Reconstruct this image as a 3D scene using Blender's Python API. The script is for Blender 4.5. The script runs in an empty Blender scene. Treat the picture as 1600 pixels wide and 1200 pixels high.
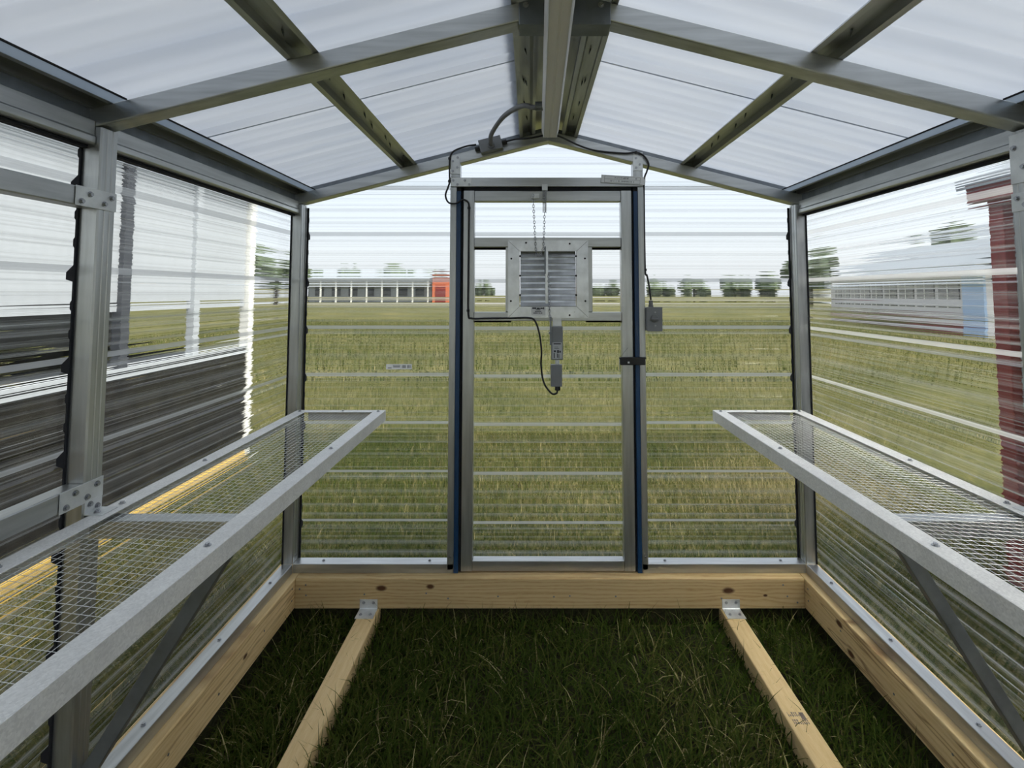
import bpy, math, random
import numpy as np
from mathutils import Vector, Matrix

random.seed(7)
rng = np.random.default_rng(7)
scene = bpy.context.scene
col = scene.collection
V = Vector

# ------------------------------------------------------------------ camera, sky, sun, exposure
cam_d = bpy.data.cameras.new('camera')
cam = bpy.data.objects.new('camera', cam_d)
col.objects.link(cam)
scene.camera = cam
cam.location = (-0.10, 0.0, 1.67)
cam.rotation_euler = (math.radians(90 + 3.312), 0, 0)
cam_d.sensor_width = 36.0
cam_d.lens = 795.0 / 1600.0 * 36.0
cam_d.shift_x = (800 - 828) / 1600.0
cam_d.shift_y = (411 - 600) / 1600.0
cam_d.clip_start = 0.02
cam_d.clip_end = 2000

SUN_AZ, SUN_EL = 118.0, 58.0          # degrees; azimuth clockwise from +Y (the view direction)
world = bpy.data.worlds.new('sky')
scene.world = world
world.use_nodes = True
wn = world.node_tree.nodes
wl = world.node_tree.links
wn.clear()
w_out = wn.new('ShaderNodeOutputWorld')
w_bg = wn.new('ShaderNodeBackground')
w_sky = wn.new('ShaderNodeTexSky')
w_sky.sky_type = 'NISHITA'
w_sky.sun_disc = False
w_sky.sun_elevation = math.radians(SUN_EL)
w_sky.sun_rotation = math.radians(SUN_AZ)
w_sky.air_density = 1.0
w_sky.dust_density = 4.0
w_sky.ozone_density = 1.0
w_mul = wn.new('ShaderNodeVectorMath'); w_mul.operation = 'SCALE'
w_mul.inputs['Scale'].default_value = 0.10
w_mix = wn.new('ShaderNodeMixRGB'); w_mix.blend_type = 'MIX'
w_mix.inputs['Fac'].default_value = 0.55
w_mix.inputs['Color2'].default_value = (0.90, 0.94, 1.0, 1)      # even thin cloud veil
wl.new(w_sky.outputs['Color'], w_mul.inputs[0])
wl.new(w_mul.outputs['Vector'], w_mix.inputs['Color1'])
wl.new(w_mix.outputs['Color'], w_bg.inputs['Color'])
w_bg.inputs['Strength'].default_value = 1.12
wl.new(w_bg.outputs['Background'], w_out.inputs['Surface'])

sun_d = bpy.data.lights.new('sun', 'SUN')
sun_d.energy = 5.5
sun_d.angle = math.radians(35)         # sun behind thin cloud
sun_d.color = (1.0, 0.96, 0.88)
sun = bpy.data.objects.new('sun', sun_d)
col.objects.link(sun)
az, el = math.radians(SUN_AZ), math.radians(SUN_EL)
sdir = V((math.sin(az) * math.cos(el), math.cos(az) * math.cos(el), math.sin(el)))
sun.rotation_euler = sdir.to_track_quat('Z', 'Y').to_euler()
sun.location = (6, -4, 12)

scene.view_settings.view_transform = 'Standard'
scene.view_settings.look = 'None'
scene.view_settings.gamma = 1.0
scene.view_settings.use_curve_mapping = False
scene.view_settings.exposure = 0.54
cy = scene.cycles
cy.use_denoising = True
cy.max_bounces = 10
cy.transparent_max_bounces = 32
cy.sample_clamp_indirect = 6.0

# ------------------------------------------------------------------ materials
MATS = {}

def new_mat(name):
    m = bpy.data.materials.new(name)
    m.use_nodes = True
    nt = m.node_tree
    nt.nodes.clear()
    out = nt.nodes.new('ShaderNodeOutputMaterial')
    MATS[name] = m
    return m, nt.nodes, nt.links, out

def ramp(n, stops):
    r = n.new('ShaderNodeValToRGB')
    cr = r.color_ramp
    while len(cr.elements) < len(stops):
        cr.elements.new(0.5)
    for e, (p, c) in zip(cr.elements, stops):
        e.position = p
        e.color = (c[0], c[1], c[2], 1)
    return r

def coords(n, l, scale=(1, 1, 1), kind='Object'):
    tc = n.new('ShaderNodeTexCoord')
    mp = n.new('ShaderNodeMapping')
    mp.inputs['Scale'].default_value = scale
    l.new(tc.outputs[kind], mp.inputs['Vector'])
    return mp.outputs['Vector']

def noise(n, l, vec, scale, detail=4, rough=0.55):
    t = n.new('ShaderNodeTexNoise')
    t.inputs['Scale'].default_value = scale
    t.inputs['Detail'].default_value = detail
    t.inputs['Roughness'].default_value = rough
    l.new(vec, t.inputs['Vector'])
    return t.outputs['Fac']

def bsdf(n, l, out, **kw):
    b = n.new('ShaderNodeBsdfPrincipled')
    for k, v in kw.items():
        if k in b.inputs:
            b.inputs[k].default_value = v
    l.new(b.outputs['BSDF'], out.inputs['Surface'])
    return b

def mat_plain(name, c, rough=0.5, metallic=0.0, var=0.0, vscale=20.0, spec=0.5):
    m, n, l, out = new_mat(name)
    b = bsdf(n, l, out, **{'Base Color': (*c, 1), 'Roughness': rough, 'Metallic': metallic, 'Specular IOR Level': spec})
    if var:
        f = noise(n, l, coords(n, l), vscale)
        lo = [max(0, x * (1 - var)) for x in c]; hi = [min(1, x * (1 + var)) for x in c]
        r = ramp(n, [(0.3, lo), (0.7, hi)])
        l.new(f, r.inputs['Fac'])
        l.new(r.outputs['Color'], b.inputs['Base Color'])
    return m

def mat_metal(name, c, rough, metallic=0.9, sc=(1, 1, 1), var=0.16, spangle=False):
    m, n, l, out = new_mat(name)
    b = bsdf(n, l, out, **{'Metallic': metallic})
    vec = coords(n, l, sc)
    f = noise(n, l, vec, 14.0, 6)
    lo = [x * (1 - var) for x in c]; hi = [min(1, x * (1 + var)) for x in c]
    r = ramp(n, [(0.32, lo), (0.68, hi)])
    l.new(f, r.inputs['Fac'])
    base = r.outputs['Color']
    if spangle:
        v = n.new('ShaderNodeTexVoronoi'); v.inputs['Scale'].default_value = 260
        l.new(coords(n, l), v.inputs['Vector'])
        mx = n.new('ShaderNodeMixRGB'); mx.blend_type = 'MULTIPLY'; mx.inputs['Fac'].default_value = 0.22
        l.new(base, mx.inputs['Color1']); l.new(v.outputs['Color'], mx.inputs['Color2'])
        bw = n.new('ShaderNodeRGBToBW'); l.new(v.outputs['Color'], bw.inputs['Color'])
        l.new(bw.outputs['Val'], mx.inputs['Color2'])
        base = mx.outputs['Color']
    l.new(base, b.inputs['Base Color'])
    rr = n.new('ShaderNodeMapRange')
    rr.inputs['To Min'].default_value = rough * 0.8; rr.inputs['To Max'].default_value = rough * 1.25
    l.new(noise(n, l, vec, 40.0, 3), rr.inputs['Value'])
    l.new(rr.outputs['Result'], b.inputs['Roughness'])
    bp = n.new('ShaderNodeBump'); bp.inputs['Strength'].default_value = 0.06; bp.inputs['Distance'].default_value = 0.002
    l.new(noise(n, l, vec, 25.0, 3), bp.inputs['Height'])
    l.new(bp.outputs['Normal'], b.inputs['Normal'])
    return m

GALV = (0.49, 0.505, 0.505)
mat_metal('galv_vertical', GALV, 0.36, sc=(3, 3, 0.25))
mat_metal('galv_along_x', GALV, 0.36, sc=(0.25, 3, 3))
mat_metal('galv_along_y', GALV, 0.36, sc=(3, 0.25, 3))
mat_metal('galv_plate', (0.70, 0.72, 0.72), 0.45, 0.6)
mat_metal('galv_spangle', (0.90, 0.90, 0.88), 0.5, 0.15, spangle=True, var=0.06)
mat_metal('screw_steel', (0.40, 0.41, 0.43), 0.28)
mat_metal('aluminium', (0.60, 0.62, 0.64), 0.30, 0.9)
mat_metal('dark_steel', (0.20, 0.22, 0.24), 0.42, 0.75)
mat_plain('foam_black', (0.012, 0.013, 0.018), 0.9)
mat_plain('rubber_black', (0.010, 0.010, 0.011), 0.5)
mat_plain('gap_black', (0.006, 0.006, 0.007), 0.8)
mat_plain('blue_film', (0.010, 0.045, 0.115), 0.35)
mat_plain('grey_box', (0.20, 0.21, 0.22), 0.5, var=0.06)
mat_plain('grey_conduit', (0.17, 0.175, 0.18), 0.55)
mat_plain('fixture_beige', (0.82, 0.81, 0.80), 0.42)
mat_plain('label_white', (0.72, 0.73, 0.73), 0.55)
mat_plain('label_grey', (0.46, 0.48, 0.50), 0.5)
mat_plain('print_dark', (0.03, 0.03, 0.035), 0.7)
mat_plain('print_grey', (0.16, 0.165, 0.17), 0.7)
mat_plain('ink_purple', (0.21, 0.165, 0.14), 0.8)
mat_plain('strip_pale', (0.52, 0.57, 0.62), 0.5)

def mat_wood(name, axis, knots=(), tone=1.0, cracks=0.0, seed=0.0, ring_amp=0.13):
    """pine: grain runs along `axis`; knots are (along, height, radius_along, radius_height) in object space"""
    m, n, l, out = new_mat(name)
    b = bsdf(n, l, out, **{'Roughness': 0.62, 'Specular IOR Level': 0.25})
    tc = n.new('ShaderNodeTexCoord')
    sep = n.new('ShaderNodeSeparateXYZ'); l.new(tc.outputs['Object'], sep.inputs['Vector'])
    a, c1 = ('X', 'Y') if axis == 'X' else ('Y', 'X')
    def mth(op, x, y=None, z=None):
        k = n.new('ShaderNodeMath'); k.operation = op
        for i, q in enumerate((x, y, z)):
            if q is None: continue
            if isinstance(q, (int, float)): k.inputs[i].default_value = q
            else: l.new(q, k.inputs[i])
        return k.outputs[0]
    A, B, Z = sep.outputs[a], sep.outputs[c1], sep.outputs['Z']
    st = n.new('ShaderNodeCombineXYZ')
    l.new(mth('MULTIPLY', A, 0.9), st.inputs[0]); l.new(mth('MULTIPLY', B, 10.0), st.inputs[1])
    l.new(mth('MULTIPLY', Z, 10.0), st.inputs[2])
    warp = noise(n, l, st.outputs[0], 1.6, 3)
    h = mth('ADD', mth('MULTIPLY', Z, 1.0), mth('MULTIPLY', B, 0.55))
    h = mth('ADD', h, mth('MULTIPLY', warp, 0.055))
    kn_dark = None
    for (ka, kz, ra, rz) in knots:
        da = mth('DIVIDE', mth('SUBTRACT', A, ka), ra); dz = mth('DIVIDE', mth('SUBTRACT', Z, kz), rz)
        d2 = mth('ADD', mth('MULTIPLY', da, da), mth('MULTIPLY', dz, dz))
        d2 = mth('MULTIPLY', d2, mth('ADD', 0.55, mth('MULTIPLY', noise(n, l, st.outputs[0], 9.0, 3), 0.9)))
        bulge = mth('DIVIDE', 1.0, mth('ADD', mth('MULTIPLY', d2, 0.35), 1.0))
        h = mth('ADD', h, mth('MULTIPLY', bulge, mth('MULTIPLY', dz, 0.012)))
        dk = mth('SUBTRACT', 1.0, mth('MINIMUM', mth('MULTIPLY', d2, 0.85), 1.0))
        kn_dark = dk if kn_dark is None else mth('MAXIMUM', kn_dark, dk)
    ring = mth('SINE', mth('MULTIPLY', h, 330.0))
    fine = noise(n, l, st.outputs[0], 26.0, 3)
    g = mth('ADD', mth('MULTIPLY', ring, ring_amp), mth('MULTIPLY', fine, 0.75))
    light = (0.76 * tone, 0.58 * tone, 0.31 * tone); mid = (0.68 * tone, 0.49 * tone, 0.24 * tone); dark = (0.47 * tone, 0.29 * tone, 0.115 * tone)
    r = ramp(n, [(0.22, light), (0.55, mid), (0.86, dark)])
    l.new(g, r.inputs['Fac'])
    colr = r.outputs['Color']
    big = noise(n, l, st.outputs[0], 0.9 + seed * 0.1, 2)
    mx = n.new('ShaderNodeMixRGB'); mx.blend_type = 'MULTIPLY'
    rb = ramp(n, [(0.35, (0.86, 0.84, 0.80)), (0.65, (1, 1, 1))]); l.new(big, rb.inputs['Fac'])
    mx.inputs['Fac'].default_value = 1.0
    l.new(colr, mx.inputs['Color1']); l.new(rb.outputs['Color'], mx.inputs['Color2'])
    colr = mx.outputs['Color']
    if cracks:      # long resin streaks
        st2 = n.new('ShaderNodeCombineXYZ')
        l.new(mth('MULTIPLY', A, 1.3), st2.inputs[0]); l.new(mth('MULTIPLY', Z, 16.0), st2.inputs[2])
        st2.inputs[1].default_value = 3.1 + seed
        w2 = noise(n, l, st2.outputs[0], 1.3, 2)
        band = mth('SUBTRACT', 1.0, mth('MINIMUM', mth('MULTIPLY', mth('ABSOLUTE', mth('SUBTRACT', w2, 0.56)), 28.0), 1.0))
        m2 = n.new('ShaderNodeMixRGB'); l.new(mth('MULTIPLY', band, cracks), m2.inputs['Fac'])
        l.new(colr, m2.inputs['Color1']); m2.inputs['Color2'].default_value = (0.20, 0.095, 0.035, 1)
        colr = m2.outputs['Color']
    if kn_dark is not None:
        m3 = n.new('ShaderNodeMixRGB')
        rk = ramp(n, [(0.0, (0, 0, 0)), (0.75, (1, 1, 1))]); l.new(kn_dark, rk.inputs['Fac'])
        l.new(rk.outputs['Color'], m3.inputs['Fac'])
        l.new(colr, m3.inputs['Color1']); m3.inputs['Color2'].default_value = (0.085, 0.034, 0.012, 1)
        colr = m3.outputs['Color']
    l.new(colr, b.inputs['Base Color'])
    bp = n.new('ShaderNodeBump'); bp.inputs['Strength'].default_value = 0.15; bp.inputs['Distance'].default_value = 0.002
    l.new(g, bp.inputs['Height']); l.new(bp.outputs['Normal'], b.inputs['Normal'])
    return m

# knots of the end timber: two on the left, one on the right, a small one (object space of that timber)
mat_wood('pine_end', 'X', [(-0.845, 0.100, 0.030, 0.016), (-0.60, 0.108, 0.022, 0.013), (0.895, 0.088, 0.034, 0.017), (1.08, 0.065, 0.012, 0.007)], 0.82, ring_amp=0.26)
mat_wood('pine_left', 'Y', [(2.20, 0.075, 0.020, 0.010), (1.70, 0.05, 0.015, 0.007)], 1.05, 0.5, 0.0)  # raised tone puts the light falling on this timber into its colour
mat_wood('pine_right', 'Y', [(2.36, 0.105, 0.028, 0.015), (2.28, 0.03, 0.028, 0.014)], 0.98, 0.75, 2.3)
mat_wood('pine_skid', 'Y', [], 0.98, ring_amp=0.07)

def mat_clear_panel(name, streak_axis, rib_gleam=False, haze=(0.04, 0.26)):
    """clear corrugated polycarbonate: lets most light through, bends it a little along drawn flow lines, slight haze plus white lines imitating sky streaks"""
    m, n, l, out = new_mat(name)
    tc = n.new('ShaderNodeTexCoord'); sep = n.new('ShaderNodeSeparateXYZ'); l.new(tc.outputs['Object'], sep.inputs[0])
    wob = n.new('ShaderNodeMath'); wob.operation = 'MULTIPLY_ADD'; wob.inputs[1].default_value = 0.0012
    l.new(sep.outputs[streak_axis], wob.inputs[0]); l.new(sep.outputs['Z'], wob.inputs[2])
    def lines1d(scale, detail, rough, off):
        ad = n.new('ShaderNodeMath'); ad.operation = 'ADD'; ad.inputs[1].default_value = off; l.new(wob.outputs[0], ad.inputs[0])
        t = n.new('ShaderNodeTexNoise'); t.noise_dimensions = '1D'
        t.inputs['Scale'].default_value = scale; t.inputs['Detail'].default_value = detail; t.inputs['Roughness'].default_value = rough
        l.new(ad.outputs[0], t.inputs['W']); return t
    lines = lines1d(26, 3, 0.5, 0.0)
    bp = n.new('ShaderNodeBump'); bp.inputs['Strength'].default_value = 0.19 if streak_axis == 'X' else 0.26; bp.inputs['Distance'].default_value = 0.008
    l.new(lines.outputs['Fac'], bp.inputs['Height'])
    tr = n.new('ShaderNodeBsdfTransparent'); tr.inputs['Color'].default_value = (0.975, 0.983, 0.978, 1)
    rf = n.new('ShaderNodeBsdfRefraction'); rf.inputs['IOR'].default_value = 1.18; rf.inputs['Roughness'].default_value = 0.0
    rf.inputs['Color'].default_value = (0.975, 0.983, 0.978, 1)
    l.new(bp.outputs['Normal'], rf.inputs['Normal'])
    m1 = n.new('ShaderNodeMixShader'); m1.inputs['Fac'].default_value = 1.0
    l.new(tr.outputs[0], m1.inputs[1]); l.new(rf.outputs[0], m1.inputs[2])
    tl = n.new('ShaderNodeBsdfTranslucent'); tl.inputs['Color'].default_value = (0.90, 0.92, 0.92, 1)
    df = n.new('ShaderNodeBsdfDiffuse'); df.inputs['Color'].default_value = (0.72, 0.76, 0.78, 1)
    md = n.new('ShaderNodeMixShader'); md.inputs['Fac'].default_value = 0.35
    l.new(tl.outputs[0], md.inputs[1]); l.new(df.outputs[0], md.inputs[2])
    hz = lines1d(42, 6, 0.72, 3.7).outputs['Fac']  # white lines in the haze imitate sky streaks shown by the ribs
    hr = n.new('ShaderNodeMapRange')
    hr.inputs['From Min'].default_value = 0.47; hr.inputs['From Max'].default_value = 0.74
    lo, hi = (0.55, 0.85) if rib_gleam else haze
    hr.inputs['To Min'].default_value = lo; hr.inputs['To Max'].default_value = hi
    l.new(hz, hr.inputs['Value'])
    m2 = n.new('ShaderNodeMixShader'); l.new(hr.outputs['Result'], m2.inputs['Fac'])
    l.new(m1.outputs[0], m2.inputs[1]); l.new(md.outputs[0], m2.inputs[2])
    gl = n.new('ShaderNodeBsdfGlossy'); gl.inputs['Roughness'].default_value = 0.06
    gl.inputs['Color'].default_value = (1, 1, 1, 1)
    l.new(bp.outputs['Normal'], gl.inputs['Normal'])
    fr = n.new('ShaderNodeFresnel'); fr.inputs['IOR'].default_value = 1.45
    fm = n.new('ShaderNodeMath'); fm.operation = 'MULTIPLY'; fm.inputs[1].default_value = 0.6
    l.new(fr.outputs[0], fm.inputs[0])
    m3 = n.new('ShaderNodeMixShader'); l.new(fm.outputs[0], m3.inputs['Fac'])
    l.new(m2.outputs[0], m3.inputs[1]); l.new(gl.outputs[0], m3.inputs[2])
    l.new(m3.outputs[0], out.inputs['Surface'])
    return m

for ax in 'XY':
    hz = (0.025, 0.42) if ax == 'X' else (0.02, 0.60)
    mat_clear_panel('clear_panel_' + ax, ax, haze=hz)
    mat_clear_panel('clear_rib_' + ax, ax, True)  # rib slopes whitened to imitate sky gleaming along the ribs

def mat_sticker(name):
    m, n, l, out = new_mat(name)
    df = n.new('ShaderNodeBsdfDiffuse'); df.inputs['Color'].default_value = (0.85, 0.85, 0.85, 1)
    tl = n.new('ShaderNodeBsdfTranslucent'); tl.inputs['Color'].default_value = (0.85, 0.85, 0.85, 1)
    mx = n.new('ShaderNodeMixShader'); mx.inputs['Fac'].default_value = 0.5
    l.new(df.outputs[0], mx.inputs[1]); l.new(tl.outputs[0], mx.inputs[2]); l.new(mx.outputs[0], out.inputs['Surface'])
mat_sticker('sticker_film')

def mat_outer_skin(name):
    m, n, l, out = new_mat(name)
    rf = n.new('ShaderNodeBsdfRefraction'); rf.inputs['IOR'].default_value = 1.18; rf.inputs['Roughness'].default_value = 0.0
    rf.inputs['Color'].default_value = (0.975, 0.983, 0.978, 1)
    l.new(rf.outputs[0], out.inputs['Surface'])
mat_outer_skin('clear_outer')

def mat_roof(name):
    m, n, l, out = new_mat(name)
    vec = coords(n, l, (0.12, 1, 0.12))
    f = noise(n, l, vec, 9.0, 4)
    r = ramp(n, [(0.3, (0.28, 0.32, 0.385)), (0.7, (0.365, 0.40, 0.45))]); l.new(f, r.inputs['Fac'])
    tl = n.new('ShaderNodeBsdfTranslucent'); l.new(r.outputs['Color'], tl.inputs['Color'])
    df = n.new('ShaderNodeBsdfDiffuse'); df.inputs['Color'].default_value = (0.62, 0.65, 0.69, 1)
    mx = n.new('ShaderNodeMixShader'); mx.inputs['Fac'].default_value = 0.56
    l.new(tl.outputs[0], mx.inputs[1]); l.new(df.outputs[0], mx.inputs[2])
    gl = n.new('ShaderNodeBsdfGlossy'); gl.inputs['Roughness'].default_value = 0.2
    m2 = n.new('ShaderNodeMixShader'); m2.inputs['Fac'].default_value = 0.05
    l.new(mx.outputs[0], m2.inputs[1]); l.new(gl.outputs[0], m2.inputs[2])
    l.new(m2.outputs[0], out.inputs['Surface'])
mat_roof('roof_opal')
m_, n_, l_, o_ = new_mat('eave_film')
t_ = n_.new('ShaderNodeBsdfTranslucent'); t_.inputs['Color'].default_value = (0.62, 0.66, 0.69, 1); l_.new(t_.outputs[0], o_.inputs['Surface'])

def mat_grass(name, stops):
    m, n, l, out = new_mat(name)
    at = n.new('ShaderNodeAttribute'); at.attribute_name = 'shade'
    r = ramp(n, stops); l.new(at.outputs['Fac'], r.inputs['Fac'])
    df = n.new('ShaderNodeBsdfDiffuse'); tl = n.new('ShaderNodeBsdfTranslucent')
    l.new(r.outputs['Color'], df.inputs['Color']); l.new(r.outputs['Color'], tl.inputs['Color'])
    mx = n.new('ShaderNodeMixShader'); mx.inputs['Fac'].default_value = 0.35
    l.new(df.outputs[0], mx.inputs[1]); l.new(tl.outputs[0], mx.inputs[2])
    l.new(mx.outputs[0], out.inputs['Surface'])
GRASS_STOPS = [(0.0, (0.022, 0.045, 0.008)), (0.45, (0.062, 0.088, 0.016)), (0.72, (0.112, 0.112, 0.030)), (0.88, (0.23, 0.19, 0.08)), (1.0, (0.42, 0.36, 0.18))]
mat_grass('grass_blade', GRASS_STOPS)

def mat_ground(name):
    m, n, l, out = new_mat(name)
    b = bsdf(n, l, out, **{'Roughness': 0.95, 'Specular IOR Level': 0.05})
    vec = coords(n, l)
    f1 = noise(n, l, vec, 0.35, 6, 0.65); f2 = noise(n, l, vec, 9.0, 5, 0.7)
    ad = n.new('ShaderNodeMath'); ad.operation = 'MULTIPLY_ADD'; ad.inputs[1].default_value = 0.55
    l.new(f2, ad.inputs[0]); sc_ = n.new('ShaderNodeMath'); sc_.operation = 'MULTIPLY'; sc_.inputs[1].default_value = 0.45
    l.new(f1, sc_.inputs[0]); l.new(sc_.outputs[0], ad.inputs[2])
    r = ramp(n, [(0.36, (0.030, 0.036, 0.011)), (0.48, (0.075, 0.078, 0.027)), (0.58, (0.135, 0.122, 0.05)), (0.70, (0.22, 0.185, 0.09))])
    l.new(ad.outputs[0], r.inputs['Fac']); l.new(r.outputs['Color'], b.inputs['Base Color'])
    bp = n.new('ShaderNodeBump'); bp.inputs['Strength'].default_value = 0.6; bp.inputs['Distance'].default_value = 0.05
    l.new(f2, bp.inputs['Height']); l.new(bp.outputs['Normal'], b.inputs['Normal'])
mat_ground('meadow_ground')
mat_plain('thatch_soil', (0.035, 0.034, 0.016), 0.95, var=0.4, vscale=60, spec=0.05)

# ------------------------------------------------------------------ mesh building
class MB:
    def __init__(self):
        self.v, self.f, self.mi, self.sm = [], [], [], []
    def face(self, idx, mi=0, smooth=False):
        self.f.append(tuple(idx)); self.mi.append(mi); self.sm.append(smooth)
    def box(self, lo, hi, mi=0):
        x0, y0, z0 = [min(a, b) for a, b in zip(lo, hi)]; x1, y1, z1 = [max(a, b) for a, b in zip(lo, hi)]
        b = len(self.v)
        self.v += [(x0, y0, z0), (x1, y0, z0), (x1, y1, z0), (x0, y1, z0), (x0, y0, z1), (x1, y0, z1), (x1, y1, z1), (x0, y1, z1)]
        for q in ((0, 3, 2, 1), (4, 5, 6, 7), (0, 1, 5, 4), (1, 2, 6, 5), (2, 3, 7, 6), (3, 0, 4, 7)):
            self.face([b + i for i in q], mi)
        return self
    def prism(self, prof, p0, p1, ex, ey, mi=0, caps=True, closed=True, smooth=False):
        """sweep a 2-D outline (list of (a, b)) from p0 to p1; a runs along ex, b along ey"""
        p0, p1, ex, ey = V(p0), V(p1), V(ex), V(ey)
        b = len(self.v); n = len(prof)
        for p in (p0, p1):
            for (a, c) in prof:
                self.v.append(tuple(p + ex * a + ey * c))
        for i in range(n if closed else n - 1):
            j = (i + 1) % n
            self.face((b + i, b + j, b + n + j, b + n + i), mi, smooth)
        if caps and closed:
            self.face([b + i for i in range(n)][::-1], mi); self.face([b + n + i for i in range(n)], mi)
        return self
    def tube(self, pts, r, seg=8, mi=0, closed=False):
        pts = [V(p) for p in pts]; n = len(pts); rings = []
        up = V((0.13, 0.21, 0.97)).normalized()
        base = len(self.v); prev = None
        for i, p in enumerate(pts):
            if closed: t = (pts[(i + 1) % n] - pts[i - 1]).normalized()
            else: t = (pts[min(i + 1, n - 1)] - pts[max(i - 1, 0)]).normalized()
            a = prev if prev is not None else (up.cross(t) if abs(up.dot(t)) < 0.95 else V((1, 0, 0)).cross(t))
            a = (a - t * a.dot(t)).normalized(); c = t.cross(a); prev = a
            rr = r[i] if isinstance(r, (list, tuple)) else r
            for k in range(seg):
                an = 2 * math.pi * k / seg
                self.v.append(tuple(p + a * (rr * math.cos(an)) + c * (rr * math.sin(an))))
        for i in range(n if closed else n - 1):
            j = (i + 1) % n
            for k in range(seg):
                k2 = (k + 1) % seg
                self.face((base + i * seg + k, base + i * seg + k2, base + j * seg + k2, base + j * seg + k), mi, True)
        if not closed:
            self.face([base + k for k in range(seg)][::-1], mi); self.face([base + (n - 1) * seg + k for k in range(seg)], mi)
        return self
    def cyl(self, p0, p1, r, seg=12, mi=0):
        p0, p1 = V(p0), V(p1)
        t = (p1 - p0).normalized()
        a = t.orthogonal().normalized(); c = t.cross(a)
        prof = [(r * math.cos(2 * math.pi * k / seg), r * math.sin(2 * math.pi * k / seg)) for k in range(seg)]
        return self.prism(prof, p0, p1, a, c, mi)
    def quad(self, a, b_, c, d, mi=0):
        b = len(self.v); self.v += [tuple(a), tuple(b_), tuple(c), tuple(d)]
        self.face((b, b + 1, b + 2, b + 3), mi); return self
    def build(self, name, mats, parent=None, origin=None, bevel=0.0, kind=None):
        """one mesh object; vertices are given in world space, origin is where the object sits"""
        pw = WORLD.get(parent, V((0, 0, 0))) if parent else V((0, 0, 0))
        org = V(origin) if origin is not None else pw
        me = bpy.data.meshes.new(name)
        me.from_pydata([(x - org.x, y - org.y, z - org.z) for x, y, z in self.v], [], self.f)
        if isinstance(mats, str): mats = [mats]
        for mn in mats: me.materials.append(MATS[mn])
        me.polygons.foreach_set('material_index', self.mi)
        me.polygons.foreach_set('use_smooth', self.sm)
        me.update()
        o = bpy.data.objects.new(name, me); col.objects.link(o)
        o.location = org - pw
        if parent: o.parent = parent
        WORLD[o] = org
        if bevel:
            bv = o.modifiers.new('edge', 'BEVEL'); bv.width = bevel; bv.segments = 2; bv.limit_method = 'ANGLE'
        if kind: o['kind'] = kind
        return o
WORLD = {}

def tag(o, label, cat, group=None, kind=None):
    o['label'] = label; o['category'] = cat
    if group: o['group'] = group
    if kind: o['kind'] = kind
    return o
def thing(name, loc, label=None, cat=None, group=None, kind=None):
    o = bpy.data.objects.new(name, None); col.objects.link(o)
    o.location = loc; o.empty_display_size = 0.1
    WORLD[o] = V(loc)
    if label: tag(o, label, cat, group)
    if kind: o['kind'] = kind
    return o
def box(name, lo, hi, mat, parent, bevel=0.0, **k):
    return MB().box(lo, hi).build(name, mat, parent, bevel=bevel, **k)

# hex-head screw, shared mesh, head along +Z
def _screw():
    m = MB()
    m.cyl((0, 0, 0), (0, 0, 0.0016), 0.0085, 12); m.cyl((0, 0, 0.0016), (0, 0, 0.0065), 0.0056, 6)
    me = bpy.data.meshes.new('screw'); me.from_pydata(m.v, [], m.f); me.materials.append(MATS['screw_steel']); return me
SCREW = _screw()
def screw(parent, pos, nrm, scale=1.0):
    o = bpy.data.objects.new('screw', SCREW); col.objects.link(o)
    o.parent = parent; o.location = V(pos) - WORLD[parent]
    o.rotation_euler = V(nrm).to_track_quat('Z', 'Y').to_euler()
    o.scale = (scale,) * 3
    return o

def _disc(r, h, mat):
    m = MB(); m.cyl((0, 0, -0.002), (0, 0, h), r, 8)
    me = bpy.data.meshes.new('disc'); me.from_pydata(m.v, [], m.f); me.materials.append(MATS[mat]); return me
NAIL = _disc(0.0044, 0.0012, 'dark_steel'); RIVET = _disc(0.0054, 0.0006, 'gap_black')
def disc(name, me, parent, pos, nrm):
    o = bpy.data.objects.new(name, me); col.objects.link(o)
    o.parent = parent; o.location = V(pos) - WORLD[parent]; o.rotation_euler = V(nrm).to_track_quat('Z', 'Y').to_euler()
    return o

def channel_prof(w, h, lip=0.0):
    """rounded rectangular stud outline, w along ex and h along ey, centred; two shallow stiffener grooves on the +h face"""
    x, y, r, g = w / 2, h / 2, 0.004, 0.0022
    return [(-x, -y + r), (-x + r, -y), (x - r, -y), (x, -y + r), (x, y - r), (x - r, y),
            (x * 0.42, y), (x * 0.36, y - g), (x * 0.26, y - g), (x * 0.20, y),
            (-x * 0.20, y), (-x * 0.26, y - g), (-x * 0.36, y - g), (-x * 0.42, y),
            (-x + r, y), (-x, y - r)]

# ------------------------------------------------------------------ building dimensions (metres, origin under the lens at ground level)
PX0, PX1 = 1.315, 1.369          # wall posts, inner and outer face
PANX = 1.374                     # side panels
FR = [2.69, 1.42, 0.15, -1.12]   # front faces of the frames along the building
FD = 0.060                       # stud depth
END = 2.69
PANY = 2.762
SILL0, SILL1 = 0.235, 0.282
SL = 0.257                       # roof pitch
def zb(x): return 2.483 - SL * abs(x)      # underside of rafters
def zt(x): return zb(x) + 0.057            # top of rafters
def zp(x): return zt(x) + 0.036            # roof sheets
CA = math.atan(SL)
REAR = -1.12

# ------------------------------------------------------------------ ground
g = MB()
g.box((-420, -160, -0.3), (420, 520, 0.0))
floor = g.build('floor', 'meadow_ground', origin=(0, 0, 0)); floor['kind'] = 'structure'
floor['label'] = 'mown meadow ground stretching away under and around the greenhouse'; floor['category'] = 'ground'
soil = box('soil_bed', (-1.27, REAR + 0.1, 0.0), (1.27, 2.63, 0.012), 'thatch_soil', floor)

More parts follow.
